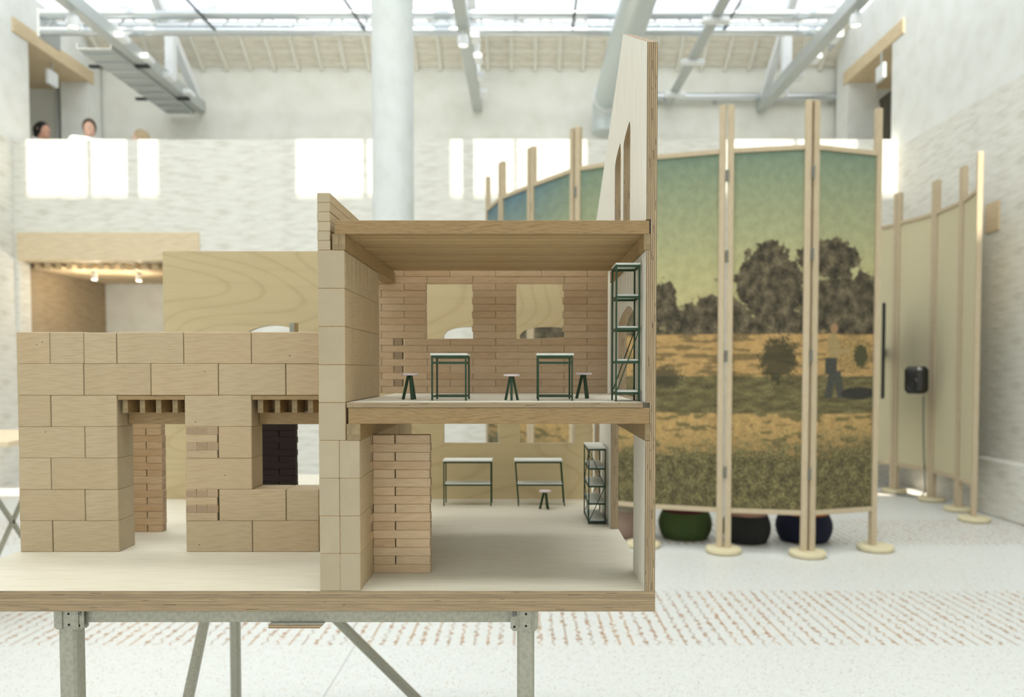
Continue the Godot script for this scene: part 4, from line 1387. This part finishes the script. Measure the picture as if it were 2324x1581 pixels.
func folding_screen(label: String, pts: Array, felt: Callable, face_sign: float) -> Node3D:
	var o := thing("folding_screen", label, "screen", Vector3(pts[0].x, 0, pts[0].z))
	var H := 3.335
	var pw := 0.047
	for i in pts.size() - 1:
		var a: Vector3 = pts[i]
		var b: Vector3 = pts[i + 1]
		var d := (b - a).normalized()
		var l := (b - a).length()
		var turn := -atan2(d.z, d.x)
		var bs := Basis(Vector3.UP, turn)
		var mid := (a + b) * 0.5 - o.position
		var half := l * 0.5 - 0.006 - pw * 0.5
		for sg in [-1.0, 1.0]:
			part("post", cbox(Vector3(pw, H, pw), 0.003), M.larch, o, mid + bs * Vector3(sg * half, H * 0.5 + 0.045, 0), Vector3(0, turn, 0))
		var y0 := 0.345
		var y1 := 3.02
		var inner := half * 2.0 - pw
		for yy in [y0 - 0.018, y1 + 0.018]:
			part("rail", cbox(Vector3(inner, 0.036, pw * 0.9), 0.003), M.larch, o, mid + bs * Vector3(0, yy, 0), Vector3(0, turn, 0))
		# felt panel, 12 mm thick, printed on the face towards the hall
		var mb := MB.new()
		var hw := inner * 0.5
		for s in [1.0, -1.0]:
			var zz: float = 0.006 * s
			mb.quad(0 if s == face_sign else 1, Vector3(-hw, y0, zz), Vector3(hw, y0, zz), Vector3(hw, y1, zz), Vector3(-hw, y1, zz), Vector3(0, 0, s), Vector2(0, 1), Vector2(1, 1), Vector2(1, 0), Vector2(0, 0))
		for s in [1.0, -1.0]:
			mb.quad(1, Vector3(s * hw, y0, -0.006), Vector3(s * hw, y0, 0.006), Vector3(s * hw, y1, 0.006), Vector3(s * hw, y1, -0.006), Vector3(s, 0, 0))
		part("felt_panel", mb.commit(), [felt.call(i), M.felt_plain], o, mid, Vector3(0, turn, 0))
		# hinges on the joint with the next panel
		if i > 0:
			for yy in [0.62, 1.5, 2.25, 2.85]:
				part("hinge", cbox(Vector3(0.022, 0.09, 0.010), 0.002), M.bolt, o, a - o.position + Vector3(0, yy, 0.03 * face_sign))
	for q in pts:
		part("foot", lathe([Vector2(0.001, 0.0), Vector2(0.125, 0.0), Vector2(0.135, 0.012), Vector2(0.135, 0.034), Vector2(0.125, 0.045), Vector2(0.001, 0.045)], 32), M.larch_foot, o, q - o.position)
	return o

func build_screens() -> void:
	var tex := print_image()
	var hs := 1.945
	var pts := []
	for q in [[1107, 8.29], [1139, 7.69], [1207, 7.18], [1305, 6.60], [1462, 6.25], [1645, 6.05], [1837, 5.93], [1992, 6.13]]:
		pts.append(Vector3((q[0] - CX) * q[1] / F, 0, -q[1]))
	folding_screen("tall curved folding screen printed with a harvest landscape", pts, func(i):
		var m := uv_mat(Color(1, 1, 1), tex, Vector3(1.0 / 7.0, 1, 1), Vector3(i / 7.0, 0, 0), 1.0)
		return m, 1.0)
	var p2 := []
	for q in [[1950, 9.60], [2033, 9.03], [2119, 8.43], [2180, 7.84], [2217, 7.30]]:
		p2.append(Vector3((q[0] - CX) * q[1] / F, 0, -q[1]))
	folding_screen("plain straw coloured felt folding screen carrying the black loudspeaker", p2, func(i): return M.felt_plain, 1.0)

func pouf(label: String, u: float, vb: float, wpx: float, body: Color, top: Color, called_group: String) -> void:
	var z := 1.4 * F / (vb - HOR) + 0.12
	var o := thing("pouf_seat", label, "pouf", Vector3((u - CX) * z / F, 0, -z), 0.0, called_group)
	var r := wpx * 0.5 * z / F
	var prof := []
	for i in 17:
		var t := i / 16.0
		var y := t * 0.235
		prof.append(Vector2(r * (0.80 + 0.20 * pow(sin(PI * clampf(t * 0.98 + 0.01, 0, 1)), 0.8)), y))
	prof.insert(0, Vector2(0.001, 0.0))
	prof.append(Vector2(0.001, 0.237))
	var mb := tri_mat(body, T.felt, Vector3(4, 4, 4), Vector3.ZERO, 0.95)
	part("body", lathe(prof, 36), mb, o)
	var p2 := [Vector2(r * 0.82, 0.215)]
	for i in 9:
		var a := i / 8.0 * PI / 2
		p2.append(Vector2(r * (0.70 + 0.16 * cos(a)) if i < 8 else 0.001, 0.225 + 0.085 * sin(a)))
	var mt := tri_mat(top, T.felt, Vector3(4, 4, 4), Vector3.ZERO, 0.95)
	part("cushion", lathe(p2, 36), mt, o)

func build_equipment() -> void:
	var gp := "round poufs behind the printed screen"
	pouf("olive green round pouf with a burgundy cushion", 1557, 1227, 121, Color(0.27, 0.34, 0.16), Color(0.33, 0.10, 0.11), gp)
	pouf("charcoal round pouf with a dusty pink cushion", 1697, 1237, 108, Color(0.16, 0.16, 0.15), Color(0.72, 0.55, 0.48), gp)
	pouf("navy blue round pouf with an orange cushion", 1828, 1234, 125, Color(0.085, 0.10, 0.20), Color(0.75, 0.45, 0.16), gp)
	pouf("pale pink round pouf half hidden by the gable wall", 1424, 1222, 118, Color(0.68, 0.58, 0.52), Color(0.66, 0.62, 0.55), gp)
	# loudspeaker on the plain screen
	var z := 8.32
	var o := thing("loudspeaker", "small black rounded loudspeaker mounted on the plain felt screen", "loudspeaker", P(2080, 862, z), -0.95)
	var mb := MB.new()
	add_cbox(mb, Vector3.ZERO, Vector3(0.185, 0.285, 0.20), 0.035)
	part("cabinet", mb.commit(), M.black, o)
	part("woofer", lathe([Vector2(0.068, 0), Vector2(0.066, 0.006), Vector2(0.055, 0.002), Vector2(0.02, -0.014), Vector2(0.001, -0.010)], 28), plain(Color(0.02, 0.02, 0.02), 0.4), o, Vector3(0, -0.045, 0.1005), Vector3(PI / 2, 0, 0))
	part("tweeter", lathe([Vector2(0.036, 0), Vector2(0.034, 0.004), Vector2(0.015, -0.002), Vector2(0.001, 0.005)], 22), plain(Color(0.10, 0.10, 0.10), 0.4), o, Vector3(0, 0.075, 0.1005), Vector3(PI / 2, 0, 0))
	part("mount", cbox(Vector3(0.05, 0.06, 0.10), 0.004), M.black, o, Vector3(0, 0, -0.14))
	var c := thing("speaker_cable", "thin grey cable hanging from the loudspeaker to the floor", "cable", P(2095, 900, 8.36))
	var mb2 := MB.new()
	var pts := []
	for i in 17:
		var t := i / 16.0
		var q := P(2096.0 + 4.0 * t - 2.0 * sin(t * PI), 898.0 + 215.0 * t, 8.36 + 0.2 * t)
		q.y = maxf(q.y, 0.012)
		pts.append(q - c.position)
	for i in range(1, 9):
		var q := P(2100.0 - 10.0 * i, 1120.0 + sin(i * 0.4) * 6.0, 8.6 + 0.03 * i)
		q.y = 0.012
		pts.append(q - c.position)
	add_path(mb2, pts, 0.007, 8)
	part("cable", mb2.commit(), M.grey_cable, c)
	# flat screen seen edge on
	var tv := thing("flat_screen", "thin black flat screen seen edge on beside the plain felt screen", "screen", P(2005, 797, 8.6), 0.0)
	var hh := 1.0
	part("panel", cbox(Vector3(0.032, hh, 0.62), 0.004), M.black, tv, Vector3(0, 0, 0), Vector3(0, -0.43, 0))
	part("bracket", cbox(Vector3(0.02, 0.10, 0.55), 0.004), M.black, tv, Vector3(0.245, 0, -0.53), Vector3(0, -0.43, 0))
	# wooden plate on the right wall
	var pl := thing("wall_plaque", "small pale wooden plate fixed to the rough wall beyond the plain screen", "plaque", Vector3(XR - 0.008, Y(492, 7.85), -7.85))
	part("plate", cbox(Vector3(0.014, 0.285, 0.23), 0.002), M.spruce_z, pl)
	# dark panel inside the right-hand upper opening
	var dp := thing("dark_screen", "dark slatted panel standing inside the upper side room", "panel", Vector3(XR + 0.47, 3.06, -10.65))
	for k in 11:
		part("slat", cbox(Vector3(0.05, 2.1, 0.10), 0.004), M.dark_panel, dp, Vector3(0, 1.05, -0.70 + k * 0.12))
	part("top_rail", cbox(Vector3(0.07, 0.06, 1.32), 0.004), M.dark_panel, dp, Vector3(0, 2.13, -0.10))
	for q in [[2000.0, 165.0, 10.3, "white exit sign box hung in the upper side room beyond the screens"], [118.0, 178.0, 10.9, "white sign box hung on a grey pole in the upper side room above the visitors"]]:
		var e := thing("sign_box", q[3], "sign", P(q[0], q[1], q[2]))
		part("box", cbox(Vector3(0.05, 0.19, 0.22), 0.006), M.white_steel, e)
		part("stem", tube(Vector3(0, 0.09, 0), Vector3(0, 0.26, 0), 0.012, 8), M.grey_steel, e)
	var pole := thing("grey_pole", "slim grey pole rising in the upper side room behind the visitors", "pole", Vector3(X(131, 11.8, 250), 3.05, -11.8))
	part("shaft", tube(Vector3.ZERO, Vector3(0, 2.45, 0), 0.032, 12), M.grey_steel, pole)
	part("base", tube(Vector3.ZERO, Vector3(0, 0.02, 0), 0.09, 16), M.grey_steel, pole)
	# a second trestle table at the far left
	var tz := 4.6
	var tt := thing("trestle_table", "second table with a pale top on crossed steel trestles, cut off by the picture edge", "table", Vector3(-3.55, 0, -tz))
	part("top", cbox(Vector3(1.5, 0.03, 0.9), 0.003), [M.spruce, M.spruce], tt, Vector3(0, 1.0, 0), Vector3(0, 0.12, 0))
	for q in [[-0.6, 0.35], [0.58, 0.35], [-0.6, -0.35], [0.58, -0.35]]:
		part("leg", bar(Vector3(q[0], 0, q[1]), Vector3(q[0], 0.985, q[1]), 0.03), M.zinc, tt)
	for q in [[-0.6, 0.12, 0.35, 0.58, 0.95, 0.35], [-0.6, 0.95, 0.35, 0.58, 0.12, 0.35], [0.58, 0.10, 0.35, 0.58, 0.93, -0.35], [0.58, 0.10, -0.35, 0.58, 0.93, 0.35]]:
		part("brace", bar(Vector3(q[0], q[1], q[2]), Vector3(q[3], q[4], q[5]), 0.02), M.zinc, tt)
	part("rail", bar(Vector3(-0.6, 0.42, 0.35), Vector3(0.58, 0.42, 0.35), 0.02), M.zinc, tt)

# ---------------------------------------------------------------- visitors on the balcony

func capsule(p: Vector3, a: Vector3, b: Vector3, ra: float, rb: float) -> float:
	var ab := b - a
	var t := clampf((p - a).dot(ab) / ab.length_squared(), 0.0, 1.0)
	return (p - a - ab * t).length() - lerpf(ra, rb, t)

func smin(a: float, b: float, k: float) -> float:
	var h := maxf(k - absf(a - b), 0.0) / k
	return minf(a, b) - h * h * k * 0.25

func field(bones: Array, p: Vector3, grow: float, k: float) -> float:
	var d := 1e3
	for b in bones:
		d = smin(d, capsule(p, b[0], b[1], b[2], b[3]), k)
	return d - grow

func nets(sdf: Callable, lo: Vector3, hi: Vector3, cell: float) -> ArrayMesh:
	var nx := int((hi.x - lo.x) / cell) + 2
	var ny := int((hi.y - lo.y) / cell) + 2
	var nz := int((hi.z - lo.z) / cell) + 2
	var val := PackedFloat32Array()
	val.resize(nx * ny * nz)
	for z in nz:
		for y in ny:
			for x in nx:
				val[x + nx * (y + ny * z)] = sdf.call(lo + Vector3(x, y, z) * cell)
	var at := {}
	var verts := PackedVector3Array()
	var norms := PackedVector3Array()
	for z in nz - 1:
		for y in ny - 1:
			for x in nx - 1:
				var i := x + nx * (y + ny * z)
				var ids := [i, i + 1, i + nx, i + nx + 1, i + nx * ny, i + nx * ny + 1, i + nx * ny + nx, i + nx * ny + nx + 1]
				var neg := 0
				for q in ids:
					if val[q] < 0.0:
						neg += 1
				if neg == 0 or neg == 8:
					continue
				var sum := Vector3.ZERO
				var cnt := 0
				for e in [[0, 1], [2, 3], [4, 5], [6, 7], [0, 2], [1, 3], [4, 6], [5, 7], [0, 4], [1, 5], [2, 6], [3, 7]]:
					var va := val[ids[e[0]]]
					var vb := val[ids[e[1]]]
					if (va < 0.0) == (vb < 0.0):
						continue
					var t := va / (va - vb)
					var pa := Vector3(e[0] & 1, (e[0] >> 1) & 1, (e[0] >> 2) & 1)
					var pb := Vector3(e[1] & 1, (e[1] >> 1) & 1, (e[1] >> 2) & 1)
					sum += pa.lerp(pb, t)
					cnt += 1
				var p := lo + (Vector3(x, y, z) + sum / cnt) * cell
				at[i] = verts.size()
				verts.append(p)
				var h := cell * 0.5
				norms.append(Vector3(sdf.call(p + Vector3(h, 0, 0)) - sdf.call(p - Vector3(h, 0, 0)), sdf.call(p + Vector3(0, h, 0)) - sdf.call(p - Vector3(0, h, 0)), sdf.call(p + Vector3(0, 0, h)) - sdf.call(p - Vector3(0, 0, h))).normalized())
	var idx := PackedInt32Array()
	var steps := [1, nx, nx * ny]
	for z in range(1, nz - 1):
		for y in range(1, ny - 1):
			for x in range(1, nx - 1):
				var i := x + nx * (y + ny * z)
				for a in 3:
					if (val[i] < 0.0) == (val[i + steps[a]] < 0.0):
						continue
					var u: int = steps[(a + 1) % 3]
					var w: int = steps[(a + 2) % 3]
					var q := [i, i - u, i - u - w, i - w]
					if not (at.has(q[0]) and at.has(q[1]) and at.has(q[2]) and at.has(q[3])):
						continue
					if val[i] < 0.0:
						for t in [0, 2, 1, 0, 3, 2]:
							idx.append(at[q[t]])
					else:
						for t in [0, 1, 2, 0, 2, 3]:
							idx.append(at[q[t]])
	var arr := []
	arr.resize(Mesh.ARRAY_MAX)
	arr[Mesh.ARRAY_VERTEX] = verts
	arr[Mesh.ARRAY_NORMAL] = norms
	arr[Mesh.ARRAY_INDEX] = idx
	var m := ArrayMesh.new()
	m.add_surface_from_arrays(Mesh.PRIMITIVE_TRIANGLES, arr)
	return m

func build_people() -> void:
	# a standing figure 1.68 m tall, facing +z, one hand forward on the parapet
	var torso := [[Vector3(0, 0.92, 0), Vector3(0, 1.12, 0), 0.145, 0.135], [Vector3(0, 1.12, 0), Vector3(0, 1.30, 0), 0.135, 0.13], [Vector3(-0.15, 1.365, 0), Vector3(0.15, 1.365, 0), 0.070, 0.070]]
	var arms := []
	for s in [-1.0, 1.0]:
		arms.append([Vector3(s * 0.185, 1.345, 0), Vector3(s * 0.235, 1.07, 0.02), 0.055, 0.043])
	var fore := []
	for s in [-1.0, 1.0]:
		var el := Vector3(s * 0.235, 1.07, 0.02)
		var wr := Vector3(s * 0.17, 1.02, 0.25)
		fore.append([el, wr, 0.041, 0.028])
		fore.append([wr, wr + Vector3(-s * 0.015, -0.01, 0.07), 0.030, 0.026])
		for k in 4:
			var b := wr + Vector3(-s * (0.038 - 0.019 * k) , -0.012, 0.085)
			var tip := b + Vector3(0, -0.022, [0.055, 0.068, 0.063, 0.048][k])
			fore.append([b, tip, 0.009, 0.0075])
		fore.append([wr + Vector3(-s * 0.028, -0.01, 0.03), wr + Vector3(-s * 0.062, -0.02, 0.065), 0.010, 0.008])
	var legs := []
	for s in [-1.0, 1.0]:
		legs.append([Vector3(s * 0.09, 0.90, 0), Vector3(s * 0.095, 0.48, 0.01), 0.092, 0.058])
		legs.append([Vector3(s * 0.095, 0.48, 0.01), Vector3(s * 0.10, 0.09, -0.01), 0.056, 0.038])
		legs.append([Vector3(s * 0.10, 0.045, -0.02), Vector3(s * 0.115, 0.035, 0.13), 0.042, 0.034])
	var head := func(p: Vector3) -> float:
		var c := Vector3(0, 1.555, 0.01)
		var q := p - c
		var d := (q / Vector3(0.074, 0.112, 0.094)).length()
		var skull := (d - 1.0) * 0.08
		var jaw := capsule(p, Vector3(0, 1.495, 0.045), Vector3(0, 1.475, 0.068), 0.052, 0.033)
		var f := smin(skull, jaw, 0.03)
		f = smin(f, capsule(p, Vector3(0, 1.565, 0.098), Vector3(0, 1.530, 0.116), 0.009, 0.014), 0.014)
		for s in [-1.0, 1.0]:
			f = smin(f, capsule(p, Vector3(s * 0.076, 1.57, 0.0), Vector3(s * 0.074, 1.535, 0.004), 0.014, 0.010), 0.01)
			f = maxf(f, -((p - Vector3(s * 0.031, 1.562, 0.105)).length() - 0.014))
		f = maxf(f, -capsule(p, Vector3(-0.02, 1.496, 0.108), Vector3(0.02, 1.496, 0.108), 0.006, 0.006))
		return smin(f, capsule(p, Vector3(0, 1.36, -0.01), Vector3(0, 1.48, 0.0), 0.058, 0.052), 0.03)
	var all := torso + arms + fore + legs
	var body := nets(func(p): return minf(field(all, p, 0.0, 0.04), 1.0), Vector3(-0.34, -0.02, -0.2), Vector3(0.34, 1.46, 0.45), 0.026)
	var head_mesh := nets(head, Vector3(-0.12, 1.36, -0.13), Vector3(0.12, 1.70, 0.16), 0.0085)
	# body and head joined into one mesh
	var st := SurfaceTool.new()
	st.begin(Mesh.PRIMITIVE_TRIANGLES)
	st.append_from(body, 0, Transform3D.IDENTITY)
	st.append_from(head_mesh, 0, Transform3D.IDENTITY)
	var figure := st.commit()
	var shirt_b := torso + arms
	var shirt := nets(func(p): return maxf(field(shirt_b, p, 0.012, 0.05), maxf(0.88 - p.y, p.y - 1.425)), Vector3(-0.34, 0.84, -0.22), Vector3(0.34, 1.48, 0.24), 0.024)
	var pants_b := legs.slice(0, 2) + legs.slice(3, 5) + [[Vector3(0, 0.92, 0), Vector3(0, 0.98, 0), 0.145, 0.14]]
	var pants := nets(func(p): return maxf(field(pants_b, p, 0.014, 0.04), maxf(0.08 - p.y, p.y - 0.97)), Vector3(-0.26, 0.02, -0.2), Vector3(0.26, 1.02, 0.22), 0.026)
	var hair_of := func(long: float, back: float) -> ArrayMesh:
		return nets(func(p):
			var q: Vector3 = p - Vector3(0, 1.568, -0.004)
			var d := ((q / Vector3(0.086, 0.117, 0.106)).length() - 1.0) * 0.09
			var fall := capsule(p, Vector3(0, 1.57, -0.05), Vector3(0, 1.57 - long, -0.06), 0.075, 0.06)
			d = smin(d, fall, 0.03)
			# cut away the face
			return maxf(d, -(((p - Vector3(0, 1.50, 0.115)) / Vector3(0.105 + back, 0.135 + back, 0.105)).length() - 1.0) * 0.08), Vector3(-0.13, 1.30, -0.17), Vector3(0.13, 1.72, 0.14), 0.0095)
	var short_hair: ArrayMesh = hair_of.call(0.05, -0.022)
	var full_hair: ArrayMesh = hair_of.call(0.10, 0.0)
	var skin := [Color(0.80, 0.62, 0.53), Color(0.90, 0.74, 0.66), Color(0.90, 0.76, 0.68)]
	var rows := [
		["person in a pale top with dark hair in profile at the balcony's side opening", 96.0, 275.0, 10.62, 1.35, full_hair, Color(0.07, 0.06, 0.055), Color(0.80, 0.80, 0.79), skin[0]],
		["person in a white shirt with short brown hair looking down over the balcony", 203.0, 268.0, 10.58, 0.45, short_hair, Color(0.33, 0.25, 0.19), Color(0.93, 0.94, 0.94), skin[1]],
		["person with blond hair turned sideways behind the balcony, only the head showing", 319.0, 293.0, 10.58, -1.25, full_hair, Color(0.74, 0.66, 0.53), Color(0.86, 0.86, 0.84), skin[2]],
	]
	for r in rows:
		var z: float = r[3]
		var yt: float = P(r[1], r[2], z).y
		var sc: float = (yt - 3.05) / 1.685
		var o := thing("person", r[0], "person", Vector3(X(r[1], z, 300), 3.05, -z), r[4])
		var b := part("body", figure, plain(r[8], 0.6), o)
		var parts := [b, part("shirt", shirt, plain(r[7], 0.9), o), part("trousers", pants, plain(Color(0.25, 0.27, 0.32), 0.9), o), part("hair", r[5], plain(r[6], 0.7), o)]
		for q in parts:
			q.scale = Vector3.ONE * sc

# ---------------------------------------------------------------- scene

func _ready() -> void:
	rng.seed = 20240
	# camera
	var cam := Camera3D.new()
	cam.name = "camera"
	add_child(cam)
	var ca := CameraAttributesPhysical.new()
	ca.frustum_focal_length = 28.0
	ca.frustum_focus_distance = 1.50
	ca.frustum_near = 0.05
	ca.frustum_far = 200.0
	ca.exposure_aperture = 3.6
	cam.attributes = ca
	cam.projection = Camera3D.PROJECTION_FRUSTUM
	cam.keep_aspect = Camera3D.KEEP_HEIGHT
	cam.near = 0.05
	cam.size = 1581.0 / F * cam.near
	cam.frustum_offset = Vector2((1162.0 - CX) / F, (HOR + F * TP - 790.5) / F) * cam.near
	cam.position = Vector3(0, EYE, 0)
	cam.rotation = Vector3(-atan(TP), 0, 0)
	cam.current = true
	# sky, exposure
	var we := WorldEnvironment.new()
	we.name = "environment"
	var env := Environment.new()
	env.background_mode = Environment.BG_SKY
	var sky := Sky.new()
	var sm := ProceduralSkyMaterial.new()
	sm.sky_top_color = Color(0.62, 0.74, 0.90)
	sm.sky_horizon_color = Color(0.86, 0.90, 0.94)
	sm.ground_bottom_color = Color(0.5, 0.5, 0.48)
	sm.ground_horizon_color = Color(0.7, 0.72, 0.72)
	sm.sun_angle_max = 1.0
	sm.energy_multiplier = 2.6
	sky.sky_material = sm
	env.sky = sky
	env.tonemap_mode = Environment.TONE_MAPPER_LINEAR
	env.tonemap_exposure = 0.67
	env.sdfgi_enabled = true
	env.ssao_enabled = true
	env.ssil_enabled = true
	we.environment = env
	add_child(we)
	# sun: high behind the camera, it reaches the balcony wall through the clear panes
	var sun := DirectionalLight3D.new()
	sun.name = "sun"
	sun.light_color = Color(1.0, 0.965, 0.90)
	sun.light_energy = 5.0
	sun.light_angular_distance = 0.6
	sun.shadow_enabled = true
	sun.basis = Basis.looking_at(Vector3(0, -sin(deg_to_rad(60.0)), -cos(deg_to_rad(60.0))).normalized())
	add_child(sun)

	# daylight from the two glazed strips in the roof: one over the model, one along the ridge
	for q in [[STRIP0, STRIP1, roof_y(4.4) - (4.4 - 0.5 * (STRIP0 + STRIP1)) * 0.30 - 0.30, 50.0], [3.35, 5.1, roof_y(4.4) - 0.75, 50.0]]:
		var day := AreaLight3D.new()
		day.name = "skylight_strip"
		day.light_color = Color(0.97, 0.985, 1.0)
		day.light_energy = q[3]
		day.area_size = Vector2(13.0, q[1] - q[0])
		day.area_range = 40.0
		day.area_attenuation = 2.0
		day.shadow_enabled = true
		day.position = Vector3(-0.6, q[2], -0.5 * (q[0] + q[1]))
		day.rotation = Vector3(-PI / 2, 0, 0)
		add_child(day, true)

	YB = Y(1340.5, Z0)
	CL = (Y(753, Z0 * 1.2152) - YB) / 7.0
	CT = (Y(567, Z0) - YB) / 9.0
	make_materials()
	M.grey_cable = plain(Color(0.42, 0.43, 0.42), 0.6)
	build_floor()
	build_walls()
	build_roof()
	build_steel()
	build_passage_lamps()
	build_base()
	build_trestle()
	build_low_wall()
	build_tall_wall()
	build_timber_floors()
	build_gable()
	build_brick_back()
	build_ply_back()
	build_piers()
	build_furniture()
	build_screens()
	build_equipment()
	build_people()
